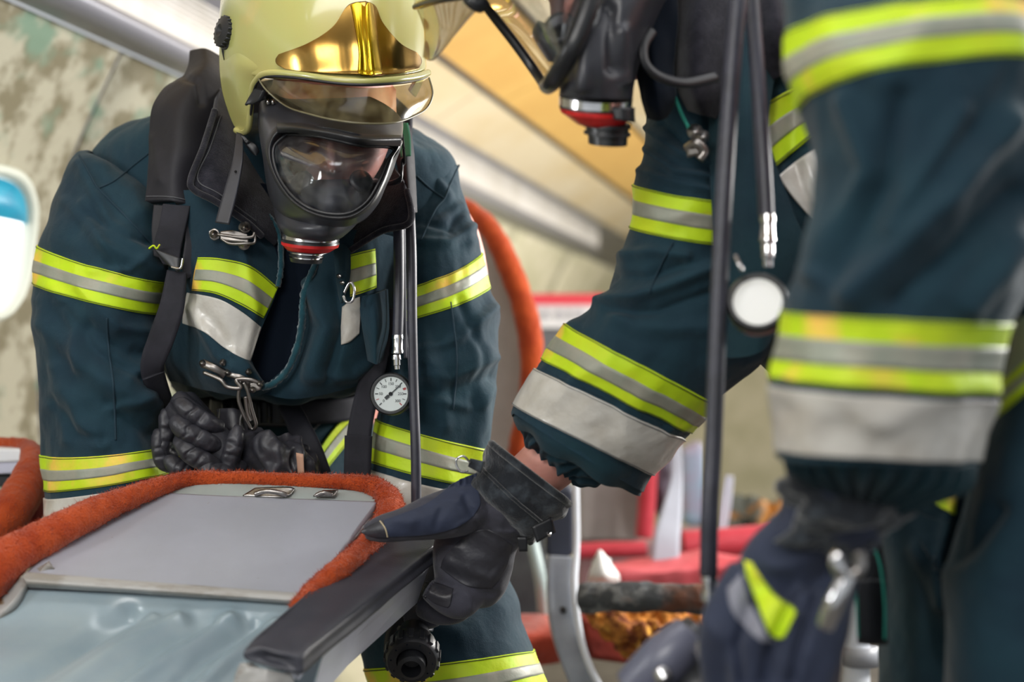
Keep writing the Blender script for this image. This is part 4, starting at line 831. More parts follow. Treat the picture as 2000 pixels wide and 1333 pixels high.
for i in range(7):
    ang = math.radians(225 - i*45); q = c + a*.0024 + (u*math.cos(ang)+v*math.sin(ang))*.47*r
    tx = bpy.data.curves.new('dial_number', 'FONT'); tx.body = str(i*50); tx.size = .0048; tx.align_x = 'CENTER'; tx.align_y = 'CENTER'; tx.extrude = .0001
    to = bpy.data.objects.new('tmp', tx); SC.collection.objects.link(to); bpy.context.view_layer.update()
    me = bpy.data.meshes.new_from_object(to.evaluated_get(bpy.context.evaluated_depsgraph_get())); bpy.data.objects.remove(to)
    o = bpy.data.objects.new('dial_number', me); SC.collection.objects.link(o); o.parent = pg; me.materials.clear(); me.materials.append(BLK)
    Mx = Matrix((tuple(-x for x in -u) + (0,), tuple(v) + (0,), tuple(a) + (0,), (0, 0, 0, 1))).transposed(); 
    o.matrix_basis = Matrix.Translation(q - OFF['pressure_gauge']) @ Mx
bar(math.radians(42), -.25, .62, .022, BLK, 'needle', .0032); bar(math.radians(42), -.34, -.12, .075, BLK, 'needle_tail', .0032)
part('needle_hub', lathe([(0, .002), (.09*r, .002), (.09*r, .0042), (0, .0045)], c, a, 16), BLK, pg)
part('glass', lathe([(0, .004), (r*.82, .004), (r*.82, .0045), (0, .0045)], c, a, 32), thin_glass('dial_glass', 'fafcfc', .02, .08), pg, smooth=False)
bar(math.radians(20), .62, .76, .05, RED, 'red_zone')
# thin tube beside
part('side_cord', hose([(788, 430, 1.785), (790, 560, 1.775), (792, 700, 1.765)], .0022, 40, 8), mat('pale_cord', '5a5c66', .5), ha)
# ---------------------------------------------------------------- black work gloves hanging on the belt
def glove_blob(fingers, vox=.003, extra=()):
    return remesh(joinm(*[hose(p, r, 26, 16) for p, r in fingers], *extra), vox, 3)
gl = thing('work_gloves', 'pair of black leather gloves clipped to harness above the orange towelling edge', 'gloves', tuple(P(400, 860, 1.78)))
GD = 1.765
gv = [([(350, 790, GD+.02), (400, 850, GD), (450, 900, GD)], [.024, .026, .024]), ([(345, 775, GD), (370, 800, GD-.01), (400, 830, GD)], [.011, .013, .016])]
part('palm', glove_blob(gv), GLV, gl)
fing = [([(352, 788, GD-.02), (372, 806, GD-.026), (405, 826, GD-.024)], [.012, .0145, .014]),
        ([(344, 822, GD-.024), (360, 840, GD-.032), (400, 862, GD-.03)], [.0125, .0155, .015]),
        ([(352, 862, GD-.026), (372, 886, GD-.036), (405, 905, GD-.032)], [.0125, .0155, .015]),
        ([(398, 905, GD-.03), (412, 922, GD-.036), (440, 925, GD-.03)], [.013, .016, .014]),
        ([(462, 842, GD-.02), (458, 868, GD-.024), (450, 905, GD-.02)], [.010, .014, .015]),
        ([(322, 812, GD+.004), (325, 850, GD), (320, 880, GD)], [.010, .012, .010]),
        ([(308, 850, GD), (312, 880, GD-.002), (318, 905, GD)], [.010, .0125, .011]),
        ([(332, 900, GD-.006), (350, 915, GD-.01), (370, 920, GD-.006)], [.012, .014, .012])]
for p, r_ in fing:
    C_ = [(x, y, dd) for x, y, dd in p]
    mid_ = C_
    fv, ff_ = remesh(joinm(hose([(p[0][0]-3, p[0][1]-4, p[0][2]+.002)]+p+[(p[-1][0]+24, p[-1][1]+10, p[-1][2]+.015)], [r_[0]*.5]+[q*.82 for q in r_]+[r_[-1]*.7], 26, 16)), .0018, 1)
    xx, yy, _d = proj(fv); a0, a1 = np.array(p[0][:2]), np.array(p[-1][:2]); ln_ = (a1-a0)/np.linalg.norm(a1-a0); tt = ((xx-a0[0])*ln_[0]+(yy-a0[1])*ln_[1])/np.linalg.norm(a1-a0)
    vd = (CAM-fv)/np.linalg.norm(CAM-fv, axis=1, keepdims=True)
    fv = fv + vd*(-.0024*np.exp(-((tt-.42+.05*np.sin(yy/4))/.05)**2) - .002*np.exp(-((tt-.75)/.06)**2) + .0022*fbm(fv*90, 4, 2))[:, None]
    o = part('finger', (fv, ff_), GLV, gl)
part('cuff', Net([[(480, 850, 1.79), (510, 830, 1.77), (560, 850, 1.78), (600, 870, 1.80)], [(478, 890, 1.77), (520, 870, 1.74), (570, 890, 1.75), (612, 900, 1.79)], [(480, 940, 1.77), (530, 940, 1.745), (580, 945, 1.76), (620, 945, 1.79)]], rough=(((26, 26, 14), .016, 3), ((60, 60, 40), .004, 2)), folds=[([(530, 850), (545, 900), (525, 940)], 9, .008), ([(575, 860), (600, 930)], 8, .008)]).sheet(.005, 60, 70), GLV, gl, label='crumpled black glove cuff')
part('cuff', Net([[(425, 800, 1.80), (455, 800, 1.785), (480, 815, 1.80)], [(430, 850, 1.79), (462, 850, 1.775), (490, 860, 1.79)], [(420, 910, 1.79), (460, 925, 1.78), (485, 935, 1.79)]], rough=(((24, 24, 14), .010, 3),)).sheet(.006, 40, 30), GLV, gl)
part('pale_label', Net([[(578, 885, 1.742), (592, 888, 1.742)], [(582, 930, 1.745), (594, 928, 1.745)]]).sheet(.002, 6, 5), mat('peach_label', 'c49a82', .7), gl)
# ---------------------------------------------------------------- demand valve connector hanging below the glove
dv = thing('hose_coupling', 'black ribbed hose coupling hanging beneath the gripping gloved hand', 'coupling', tuple(P(808, 1260, 1.68)))
cc = P(805, 1284, 1.64); ca = np.array([.02, -.86, -.40]); ca = ca/np.linalg.norm(ca)
k_ = 1.66/FPX
part('collar', lathe([(0, -.05), (30*k_, -.05), (36*k_, -.03), (46*k_, -.022), (52*k_, -.01), (52*k_, .006), (47*k_, .010), (30*k_, .010), (27*k_, .004), (27*k_, .022), (19*k_, .024), (17*k_, .006), (0, .004)], cc, ca, 48), RUB, dv, sharp=45)
uu = np.cross(ca, [1, 0, 0]); uu /= np.linalg.norm(uu); vv_ = np.cross(ca, uu)
for i in range(16):
    an = i/16*2*PI; q = cc + (uu*math.cos(an)+vv_*math.sin(an))*53*k_ - ca*.002; tn = -uu*math.sin(an)+vv_*math.cos(an)
    part('grip_rib', boxw(q, tn*5*k_, ca*.008, (uu*math.cos(an)+vv_*math.sin(an))*2.2*k_), RUB, dv, smooth=False, bev=.0006)
for i in range(10):
    an = i/10*2*PI+.2; q = cc + (uu*math.cos(an)+vv_*math.sin(an))*40*k_ + ca*.0102
    part('screw_hole', lathe([(0, 0), (2.2*k_, 0), (0, .0004)], q, ca, 8), LINER, dv)
part('neck', hose([(800, 1262, 1.70), (806, 1240, 1.71), (816, 1222, 1.715), (824, 1208, 1.715)], [.022, .021, .019, .016], 24, 20, rfun=lambda t, a, C: .0014*np.sign(np.sin(t*26))), RUBM, dv)
part('rubber_sleeve', hose([(765, 1275, 1.70), (772, 1240, 1.71), (790, 1215, 1.715), (800, 1205, 1.715)], [.010, .012, .012, .008], 24, 14), RUB, dv)
part('pin', hose([(832, 1212, 1.70), (835, 1202, 1.695), (840, 1192, 1.69)], [.006, .0045, .002], 16, 12), CHR, dv)
# ---------------------------------------------------------------- the seat in front
st = thing('aircraft_seat', 'folded aircraft seat in the foreground with grey metal back, vinyl cover and orange edging', 'seat', tuple(P(320, 1330, 1.504)))
def lerp(a, b, t): return np.array(a)*(1-t)+np.array(b)*t
BK = Net([[(300, 962, 1.674), (530, 972, 1.674), (736, 980, 1.674)], [(150, 1040, 1.579), (430, 1058, 1.579), (668, 1072, 1.579)], [(44, 1124, 1.490), (325, 1145, 1.490), (606, 1166, 1.490)]],
         rough=(((7, 7, 7), .0012, 2),))
BKV = BK.sheet(.022, 40, 60); part('back_panel', BKV, GREYP, st)
flap = Net([[(336, 942, 1.698), (540, 948, 1.698), (738, 962, 1.698)], [(310, 962, 1.678), (530, 971, 1.678), (742, 980, 1.678)], [(312, 968, 1.674), (530, 976, 1.674), (742, 986, 1.674)]])
FLPV = flap.sheet(.012, 20, 40); part('top_plate', FLPV, mat('top_plate_paint', '98a09e', .35, col2='8f9692', nscale=10, bump=(20, .2, .001)), st)
part('latch_recess', Net([[(498, 953, 1.686), (560, 951, 1.685), (576, 955, 1.685)], [(474, 968, 1.676), (540, 972, 1.675), (566, 966, 1.676)]]).sheet(.002, 8, 16), STEEL, st)
part('latch', hose([(498, 966, 1.674), (520, 960, 1.672), (548, 964, 1.672), (560, 968, 1.674)], .003, 24, 8), STEEL, st)
part('latch_recess', Net([[(630, 958, 1.685), (660, 957, 1.683)], [(612, 968, 1.674), (652, 969, 1.674)]]).sheet(.002, 6, 10), STEEL, st)
part('latch', hose([(618, 968, 1.674), (632, 963, 1.672), (648, 967, 1.674)], .0026, 16, 8), STEEL, st)
# bottom rail
RL = Net([[(50, 1118, 1.487), (330, 1140, 1.487), (612, 1161, 1.487)], [(44, 1128, 1.480), (326, 1148, 1.480), (606, 1168, 1.480)], [(52, 1140, 1.478), (330, 1158, 1.478), (600, 1178, 1.478)], [(56, 1148, 1.486), (330, 1164, 1.486), (596, 1183, 1.486)]], rough=(((40, 40, 40), .0005, 4),))
part('rail', RL.sheet(.006, 20, 120), GREYR, st)
part('side_bracket', Net([[(96, 1096, 1.511), (70, 1112, 1.504), (44, 1126, 1.490), (10, 1160, 1.484), (-20, 1190, 1.470)], [(92, 1100, 1.504), (74, 1122, 1.497), (52, 1142, 1.484), (20, 1182, 1.470), (-20, 1222, 1.463)]]).sheet(.01, 12, 40), GREYR, st)
# vinyl skin below the rail: hammock sagging with soft folds
VN = Net([[(-60, 1150, 1.490), (160, 1154, 1.490), (380, 1165, 1.490), (600, 1178, 1.490), (650, 1180, 1.490)],
          [(-80, 1215, 1.460), (140, 1220, 1.460), (360, 1228, 1.460), (560, 1240, 1.460), (640, 1245, 1.460)],
          [(-100, 1290, 1.380), (120, 1295, 1.380), (330, 1300, 1.380), (520, 1310, 1.380), (620, 1315, 1.380)],
          [(-120, 1400, 1.290), (100, 1400, 1.290), (300, 1400, 1.290), (480, 1410, 1.290), (600, 1410, 1.290)]],
         folds=[([(450, 1215), (330, 1285), (150, 1420)], 18, 0.0133), ([(350, 1215), (230, 1280), (20, 1420)], 20, 0.0133), ([(250, 1205), (110, 1290), (-40, 1380)], 22, -0.0133), ([(540, 1225), (440, 1300), (300, 1440)], 16, 0.0114), ([(410, 1225), (290, 1300), (140, 1420)], 12, -0.0076), ([(300, 1210), (170, 1290), (0, 1400)], 12, 0.0076), ([(500, 1225), (390, 1290), (240, 1430)], 11, -0.0076)],
         rough=(((6, 3, 6), .006, 4),))
part('vinyl_cover', VN.sheet(.006, 90, 150), VINYL, st)
# orange towelling edge roll around the back panel
def fuzz(t, a, C): return .0013*noise3(C[:, None]*260+np.stack([np.cos(a)+0*t, np.sin(a)+0*t, 0*a+0*t], -1)*4) + .0012*noise3(C[:, None]*40+np.stack([np.cos(a)+0*t, np.sin(a)+0*t, 0*a+0*t], -1))
rollp = [(-70, 1175, 1.480), (-20, 1120, 1.484), (50, 1070, 1.518), (130, 1028, 1.559), (220, 985, 1.613), (300, 955, 1.661), (370, 938, 1.698), (470, 936, 1.705), (600, 941, 1.705), (700, 945, 1.705), (740, 958, 1.695), (762, 988, 1.674), (752, 1025, 1.640), (715, 1065, 1.606), (665, 1110, 1.552), (610, 1160, 1.504), (585, 1190, 1.470)]
rollr = [.028, .026, .021, .019, .0155, .0115, .010, .0095, .0095, .0105, .013, .016, .0155, .0125, .0125, .011, .010]
ROV = hose(rollp, rollr, 260, 22, rfun=fuzz); part('edging', ROV, TERRY, st, label='orange towelling edge roll')
# loose tufts on the roll
rng = np.random.default_rng(3); vv = ROV[0]; 
tv, tf = [], []
q = smooth_path(rollp, 260); cc3 = P(q[:, 0], q[:, 1], q[:, 2]); idx = rng.integers(0, 260*22, 22000)
for n_, i in enumerate(idx):
    p0 = vv[i]; o_ = p0 - cc3[i//22]; L_ = np.linalg.norm(o_); o_ = o_/max(L_, 1e-6)
    jit = rng.normal(0, .0022, 3); dr_ = o_*rng.uniform(.0012, .0036)+rng.normal(0, .0011, 3); s_ = rng.normal(0, 1, 3); s_ = s_/np.linalg.norm(s_)*.00038
    p0 = p0 + (jit - o_*np.dot(jit, o_)) - o_*.0006
    tv += [p0-s_, p0+s_, p0+dr_]; tf.append((3*n_, 3*n_+1, 3*n_+2))
part('towel_pile', (np.array(tv), tf), TERRY, st, smooth=False, kind='stuff')
# armrest: black pad on a grey metal arm
def bar_between(rows, m, name, parent, **k): return part(name, Net(rows, closed=True, **k).mesh(nt=60, nh=80, full=True, cap=True), m, parent)
# cross-sections listed far to near; each a closed loop of (px,py,depth)
far = [(738, 1046, 1.660), (765, 1022, 1.69), (820, 1038, 1.69), (852, 1062, 1.665), (850, 1082, 1.655), (846, 1098, 1.65), (790, 1090, 1.66), (745, 1070, 1.66)]
near = [(486, 1262, 1.33), (520, 1235, 1.37), (560, 1240, 1.37), (597, 1262, 1.34), (598, 1292, 1.33), (592, 1316, 1.33), (545, 1300, 1.34), (492, 1288, 1.34)]
tip = [(480, 1275, 1.32), (505, 1262, 1.325), (545, 1272, 1.32), (580, 1285, 1.32), (584, 1300, 1.32), (580, 1312, 1.32), (530, 1304, 1.32), (484, 1290, 1.32)]
ctr = [(470+ (x-470)*.3+45, 1285+(y-1285)*.2, 1.325) for x, y, z in tip]
mids = [[tuple(lerp(f, n, t)) for f, n in zip(far, near)] for t in (0, .06, .25, .5, .75, .9, 1.0)]
ARMV = Net([[(790+(x-790)*.2, 1060+(y-1060)*.2, z+.0) for x, y, z in far]] + mids + [tip, ctr], closed=True, rough=(((10, 10, 10), .002, 2),))
ar = part('armrest', ARMV.mesh(nt=120, nh=90, full=True, cap=True), ARMP, st, label='black padded armrest gripped by a gloved hand')
part('pad_seam', hose([(845, 1068, 1.655), (770, 1122, 1.57), (690, 1180, 1.48), (620, 1236, 1.39), (600, 1262, 1.345), (597, 1300, 1.33)], .0014, 60, 6), ARMP, ar)
part('metal_arm', prism([(846, 1078, 1.66), (825, 1180, 1.66), (790, 1200, 1.64), (740, 1240, 1.60), (560, 1400, 1.37), (560, 1330, 1.36), (590, 1296, 1.36)], .012) if 0 else solid(P(*np.moveaxis(np.array([[(852, 1072, 1.668), (700, 1188, 1.52), (592, 1275, 1.36)], [(832, 1125, 1.668), (690, 1250, 1.52), (580, 1350, 1.36)], [(815, 1178, 1.668), (680, 1300, 1.52), (560, 1440, 1.36)]], float), -1, 0)), P(*np.moveaxis(np.array([[(838, 1072, 1.675), (685, 1188, 1.53), (572, 1275, 1.37)], [(818, 1125, 1.675), (675, 1250, 1.53), (560, 1350, 1.37)], [(800, 1178, 1.675), (665, 1300, 1.53), (540, 1440, 1.37)]], float), -1, 0))), mat('arm_paint', 'd0d2dc', .35, col2='c6c8d2', nscale=6, bump=(30, .1, .001)), ar, smooth=False)
part('end_bracket', Net([[(470, 1296, 1.335), (520, 1308, 1.325), (570, 1318, 1.33)], [(455, 1330, 1.335), (510, 1340, 1.32), (578, 1345, 1.33)], [(440, 1400, 1.335), (510, 1410, 1.32), (578, 1400, 1.33)]], rough=(((50, 50, 50), .002, 3),)).sheet(.02, 20, 20), GREYR, ar)
# neighbour seat at the left edge
s9 = thing('aircraft_seat', 'neighbouring seat at left edge with white shelf top and thick orange towelling roll', 'seat', tuple(P(20, 1100, 2.0)))
part('edging', hose([(-60, 872, 2.12), (0, 866, 2.1), (50, 872, 2.07), (66, 905, 2.02), (52, 950, 1.97), (20, 1000, 1.92), (-30, 1050, 1.88), (-90, 1100, 1.84)], [.008, .008, .011, .021, .026, .028, .028, .028], 120, 20, rfun=fuzz), TERRY, s9, label='orange towelling edge roll')
part('edging_inner', Net([[(85, 930, 2.06), (90, 1000, 2.06)], [(60, 980, 2.02), (70, 1030, 2.03)], [(0, 1040, 2.0), (20, 1062, 2.0)]]).sheet(.01, 12, 10), mat('dark_red_cloth', '7c1f1c', .9, bump=(300, .6, .001)), s9, label='dark red underside of the roll')
part('top_shelf', prism([(-60, 876, 2.05), (48, 877, 2.05), (60, 890, 2.05), (52, 902, 2.05), (-60, 908, 2.05)], .06), mat('white_shelf', 'e8ebf0', .3), s9, smooth=False, bev=.004)
part('shelf_apron', prism([(-60, 903, 2.055), (44, 900, 2.055), (42, 925, 2.055), (-60, 930, 2.055)], .05), mat('lilac_apron', 'c4c6d8', .4), s9, smooth=False, bev=.003)
part('dark_recess', prism([(-60, 930, 2.07), (30, 924, 2.07), (20, 950, 2.07), (-60, 960, 2.07)], .04), BLK, s9, smooth=False, bev=.003)
part('seat_side', prism([(-60, 1050, 2.08), (60, 1030, 2.08), (110, 1000, 2.08), (110, 1080, 2.08), (-60, 1120, 2.08)], .04), mat('greenish_side', '8e9686', .5, col2='6b7264', nscale=20), s9, smooth=False, bev=.003)
# ---------------------------------------------------------------- second firefighter (standing right, reaching across)
ff2 = thing('person', 'firefighter standing at right with bowed head, one gloved hand gripping the armrest', 'person', (P(1650, 666, 1.6)[0], 1.75, 0))
h2 = P(1210, -60, 1.50)
R2 = rot(.62, -.95, 0.0)
body2 = joinm(head_mesh(h2, R2, 1.0),
    hose([(1240, -40, 1.52), (1340, 40, 1.58), (1450, 130, 1.64)], [.06, .06, .075], 20, 24),
    Tube([(1360, 60, 1650, 40, 1.66, .09), (1360, 250, 1900, 220, 1.66, .12), (1420, 500, 1940, 480, 1.64, .13), (1520, 800, 2000, 800, 1.64, .13), (1560, 1100, 2040, 1100, 1.64, .12)]).mesh(nt=30, nh=40, cap=True),
    hose([(1420, 130, 1.66), (1370, 300, 1.6), (1370, 520, 1.58), (1280, 700, 1.59), (1130, 850, 1.61), (1050, 925, 1.62), (985, 985, 1.62)], [.065, .06, .05, .045, .038, .0325, .034], 50, 24),
    hose([(1700, 60, 1.62), (1780, 100, 1.3), (1790, 400, 1.12), (1740, 700, 1.08), (1690, 900, 1.08), (1640, 1000, 1.1)], [.065, .06, .05, .042, .034, .03], 50, 20))
part('body', remesh(body2, .0045, 2), SKIN, ff2)
# jacket trunk
t2 = Tube([(1330, -190, 1760, -190, 1.66, .11), (1272, -60, 1900, -60, 1.64, .16), (1262, 60, 2060, 60, 1.62, .17), (1290, 230, 2120, 230, 1.62, .18), (1380, 400, 2130, 400, 1.62, .19, -60, 0), (1430, 560, 2120, 560, 1.63, .18, -60, 0), (1470, 680, 2110, 700, 1.64, .17, -30, 0), (1560, 800, 2080, 820, 1.66, .15), (1650, 930, 2080, 930, 1.66, .14)],
          rough=(((7, 5, 4), .014, 4), ((26, 16, 12), .004, 4)), folds=[([(1560, 60), (1545, 300), (1590, 440)], 20, -.01), ([(1470, 200), (1530, 420), (1500, 620)], 22, .012), ([(1410, 330), (1440, 520), (1480, 660)], 18, -.008)])
T2V = t2.mesh(nt=170, nh=220, cap=True)
j2 = part('jacket', T2V, CLOTH2, ff2)
# reaching sleeve
s2a = Tube([(1330, 60, 1470, 20, 1.60, .07), (1262, 130, 1470, 120, 1.58, .085), (1257, 230, 1462, 225, 1.56, .09), (1252, 300, 1455, 320, 1.55, .088, 0, 8), (1241, 360, 1450, 398, 1.545, .088, 0, 8), (1229, 445, 1456, 482, 1.545, .09, 0, 8),
            (1200, 515, 1500, 570, 1.55, .095, 0, 8), (1172, 592, 1505, 690, 1.555, .095, 4, 0), (1108, 636, 1398, 790, 1.56, .09, 4, 4), (1058, 706, 1345, 846, 1.575, .088, 4, 4), (1050, 722, 1335, 856, 1.577, .088, 4, 4), (1012, 796, 1270, 924, 1.59, .084, 4, 6), (1008, 808, 1250, 958, 1.59, .082, 0, 6)],
           rough=(((9, 8, 8), .006, 4), ((12, 9, 11), .0045, 7), ((30, 26, 26), .003, 4)),
           folds=[([(1262, 250), (1330, 300), (1400, 330)], 9, .007), ([(1258, 290), (1320, 335), (1400, 350)], 8, .006), ([(1290, 240), (1350, 290)], 8, -.005), ([(1240, 330), (1300, 350), (1390, 375)], 8, .004),
                  ([(1205, 500), (1280, 490), (1340, 500)], 12, .007), ([(1185, 540), (1260, 545), (1330, 520)], 12, -.006), ([(1172, 590), (1250, 578), (1400, 520)], 14, .010), ([(1190, 610), (1280, 610), (1400, 570)], 10, -.006), ([(1160, 600), (1240, 640), (1380, 640)], 18, .006), ([(1128, 605), (1110, 640)], 10, .005)])
S2V = s2a.mesh(nt=260, nh=200, cap=True)
part('sleeve', S2V, CLOTH, j2)
kk = lambda i: i/12.0
tape(s2a, kk(4.0), kk(5.0), j2, nh=180); tape(s2a, kk(8.0), kk(8.96), j2, nh=180)
part('white_cuff', s2a.strip(kk(10.0), kk(11.0), nt=24, nh=180, off=.0022), WHITE, j2, label='white vinyl cuff patch')
for k in (10.04, 10.96): part('stitching', s2a.strip(kk(k-.008), kk(k+.008), nt=2, nh=160, off=.003), WSTITCH, j2)
tS2 = bvh(S2V)
for pth in ([(1314, 474), (1290, 520), (1268, 572)],):
    part('seam', onpath(tS2, pth, .0013, .0006, 40, 6), bpy.data.materials['seam_thread'], j2)
# gathered inner cuff
ic = Tube([(1040, 812, 1235, 910, 1.595, .06), (1018, 830, 1205, 932, 1.60, .058), (1022, 858, 1150, 945, 1.605, .046), (1042, 880, 1118, 945, 1.61, .036)], extra=lambda T, H, x, y: .0024*np.sin(H*2*PI*17+3*np.sin(T*5)+4*noise3(np.stack([x/30, y/30, 0*x], -1), 5))*np.clip(T*3, 0, 1) + .004*noise3(np.stack([x/14, y/14, 0*x], -1), 2))
part('elastic_cuff', ic.mesh(nt=60, nh=300, cap=False), CLOTH, j2, label='gathered elastic inner cuff')
part('cuff_hem', Tube([(1010, 800, 1265, 925, 1.592, .082, 0, 8), (1008, 815, 1252, 945, 1.592, .08, 0, 12), (1020, 830, 1245, 962, 1.594, .072, -10, 14)], extra=lambda T, H, x, y: .004*T*np.sin(H*2*PI*7)).strip(0, 1, nt=16, nh=140, off=.002), CLOTH2, j2)
# near sleeve
s2b = Tube([(1560, -190, 2010, -190, 1.14, .09, 0, -20), (1530, -60, 2060, -80, 1.10, .10, 0, -60), (1540, 66, 2075, 30, 1.06, .11, 0, -58), (1556, 215, 2080, 150, 1.05, .11, 0, -62), (1580, 300, 2075, 290, 1.05, .11, 0, -20), (1594, 400, 2050, 420, 1.05, .108), (1560, 540, 2015, 560, 1.05, .105), (1530, 608, 1980, 632, 1.05, .10, 0, 6),
            (1525, 738, 1938, 766, 1.055, .098, 0, 8), (1521, 752, 1934, 780, 1.056, .098, 0, 8), (1513, 876, 1908, 900, 1.06, .092, 0, 10), (1516, 892, 1900, 915, 1.06, .088, 0, 8)],
           rough=(((7, 6, 6), .010, 4), ((9, 8, 8), .007, 9), ((24, 20, 20), .004, 4)),
           folds=[([(1640, 200), (1700, 330), (1600, 540)], 24, .010), ([(1760, 190), (1720, 360), (1620, 520)], 26, -.010), ([(1980, 240), (1820, 420), (1660, 580)], 30, .014), ([(2000, 380), (1900, 460), (1760, 590)], 26, -.010), ([(1880, 220), (1760, 400), (1740, 440)], 20, .008), ([(2000, 480), (1900, 600)], 26, .010)])
S3V = s2b.mesh(nt=220, nh=220, cap=True)
part('sleeve', S3V, CLOTH, j2)
k3 = lambda i: i/11.0
tape(s2b, k3(2.0), k3(3.0), j2, nh=180); tape(s2b, k3(7.0), k3(8.0), j2, nh=180)
part('white_cuff', s2b.strip(k3(9.0), k3(10.0), nt=24, nh=180, off=.0022), WHITE, j2, label='white vinyl cuff patch')
part('elastic_cuff', Tube([(1530, 880, 1905, 900, 1.06, .075), (1545, 920, 1890, 950, 1.065, .07), (1600, 950, 1800, 985, 1.07, .05), (1630, 960, 1760, 1000, 1.075, .04)], extra=lambda T, H, x, y: .004*np.sin(H*2*PI*26)*np.clip(T*3, 0, 1)).mesh(nt=50, nh=260), CLOTH2, j2, label='gathered elastic inner cuff')
# chest bands and patch
tT2 = bvh(T2V)
dtape(tT2, [[(1468, 232), (1500, 200), (1560, 168), (1600, 160)], [(1476, 262), (1520, 236), (1570, 212), (1610, 205)], [(1512, 328), (1545, 300), (1590, 262), (1630, 235)]], j2, .004)
part('white_patch', drape(tT2, [[(1520, 345), (1555, 315), (1600, 285)], [(1550, 385), (1585, 370), (1625, 345)], [(1592, 435), (1612, 420), (1635, 410)]], .004, .002, 14, 20), WHITE, j2, label='white vinyl chest patch')
part('front_flap', Net([[(1400, 60, 1.47), (1470, 60, 1.45), (1540, 40, 1.46)], [(1385, 250, 1.46), (1455, 230, 1.425), (1500, 240, 1.435)], [(1392, 420, 1.455), (1470, 420, 1.415), (1545, 400, 1.425)], [(1400, 560, 1.46), (1490, 560, 1.42), (1575, 500, 1.43)], [(1420, 700, 1.47), (1480, 690, 1.44), (1515, 640, 1.45)]], rough=(((8, 8, 4), .010, 4),)).sheet(.006, 110, 80), CLOTH2, j2)
part('collar', Net([[(1318, -60, 1.47), (1370, -60, 1.44), (1440, -60, 1.46)], [(1316, 60, 1.46), (1360, 60, 1.42), (1430, 60, 1.44)], [(1322, 160, 1.45), (1360, 170, 1.42), (1410, 180, 1.44)], [(1345, 215, 1.46), (1375, 225, 1.44), (1405, 235, 1.46)]], rough=(((12, 12, 12), .004, 4),)).sheet(.007, 60, 50), FLEECE, j2, label='dark fleece lined collar')
part('collar', Net([[(1530, -60, 1.46), (1500, -60, 1.44), (1460, -60, 1.46)], [(1560, 40, 1.45), (1520, 60, 1.42), (1470, 80, 1.44)], [(1545, 130, 1.46), (1520, 150, 1.44), (1480, 170, 1.46)]], rough=(((12, 12, 12), .004, 4),)).sheet(.007, 50, 40), FLEECE, j2, label='dark fleece lined collar')
rodp([(1342, 290, 1.44), (1360, 280, 1.43), (1376, 296, 1.43), (1366, 312, 1.43)], .005, j2, 'clasp', CL); rivet(1357, 258, 1.435, .008, j2); rivet(1372, 268, 1.432, .007, j2)
part('clasp', Net([[(1338, 285, 1.435), (1362, 282, 1.43)], [(1342, 308, 1.435), (1368, 302, 1.43)]]).sheet(.004, 5, 5), CL, j2)
part('flap_piping', hose([(1318, 190, 1.44), (1334, 228, 1.44), (1352, 262, 1.435)], .002, 20, 8), mat('teal_piping', '1f8a7a', .7), j2)
# lower jacket, side and trousers
low = Tube([(1690, 900, 2120, 880, 1.40, .12), (1700, 1000, 2150, 1000, 1.38, .13), (1715, 1120, 2160, 1120, 1.38, .13), (1712, 1240, 2160, 1240, 1.38, .13), (1715, 1420, 2160, 1420, 1.38, .13)], rough=(((7, 6, 6), .016, 4), ((24, 20, 20), .004, 4)), folds=[([(1870, 930), (1840, 1080), (1845, 1180)], 12, .01), ([(1800, 1070), (1870, 1220)], 20, .01), ([(1900, 950), (1960, 1200)], 20, -.01)])
LOWV = low.mesh(nt=140, nh=160, cap=True)
tr2 = part('trousers', LOWV, CLOTH2, ff2)
side = Tube([(1900, 560, 2140, 560, 1.20, .09), (1940, 700, 2140, 660, 1.20, .10), (1920, 850, 2150, 820, 1.20, .10), (1888, 980, 2150, 960, 1.19, .10), (1868, 1090, 2150, 1120, 1.19, .10), (1865, 1240, 2150, 1250, 1.19, .10), (1855, 1420, 2150, 1420, 1.19, .10)], rough=(((7, 6, 6), .016, 6), ((24, 20, 20), .004, 4)), folds=[([(1890, 960), (1880, 1090), (1950, 1000)], 18, -.012)])
SIDV = side.mesh(nt=140, nh=120, cap=True); part('trouser_leg', SIDV, CLOTH, tr2)
tL = bvh(LOWV); tSd = bvh(SIDV)
part('reflective_band', drape(tL, [[(1778, 956), (1822, 964), (1870, 968)], [(1800, 972), (1830, 988), (1866, 1006)]], .006, .002, 8, 20), YEL, tr2)
dtape(tSd, [[(1952, 742), (1985, 715), (2020, 690)], [(1945, 815), (1985, 782), (2020, 752)]], tr2, .004)
part('reflective_band', drape(tSd, [[(1985, 622), (2000, 618), (2020, 615)], [(1960, 742), (1990, 715), (2020, 690)]], .006, .002, 8, 12), SIL, tr2)
part('pocket_flap', drape(tL, [[(1770, 990), (1810, 1010), (1860, 1020)], [(1790, 1040), (1820, 1060), (1850, 1070)], [(1830, 1110), (1836, 1130), (1842, 1120)]], .012, .004, 20, 20), CLOTH2, tr2)
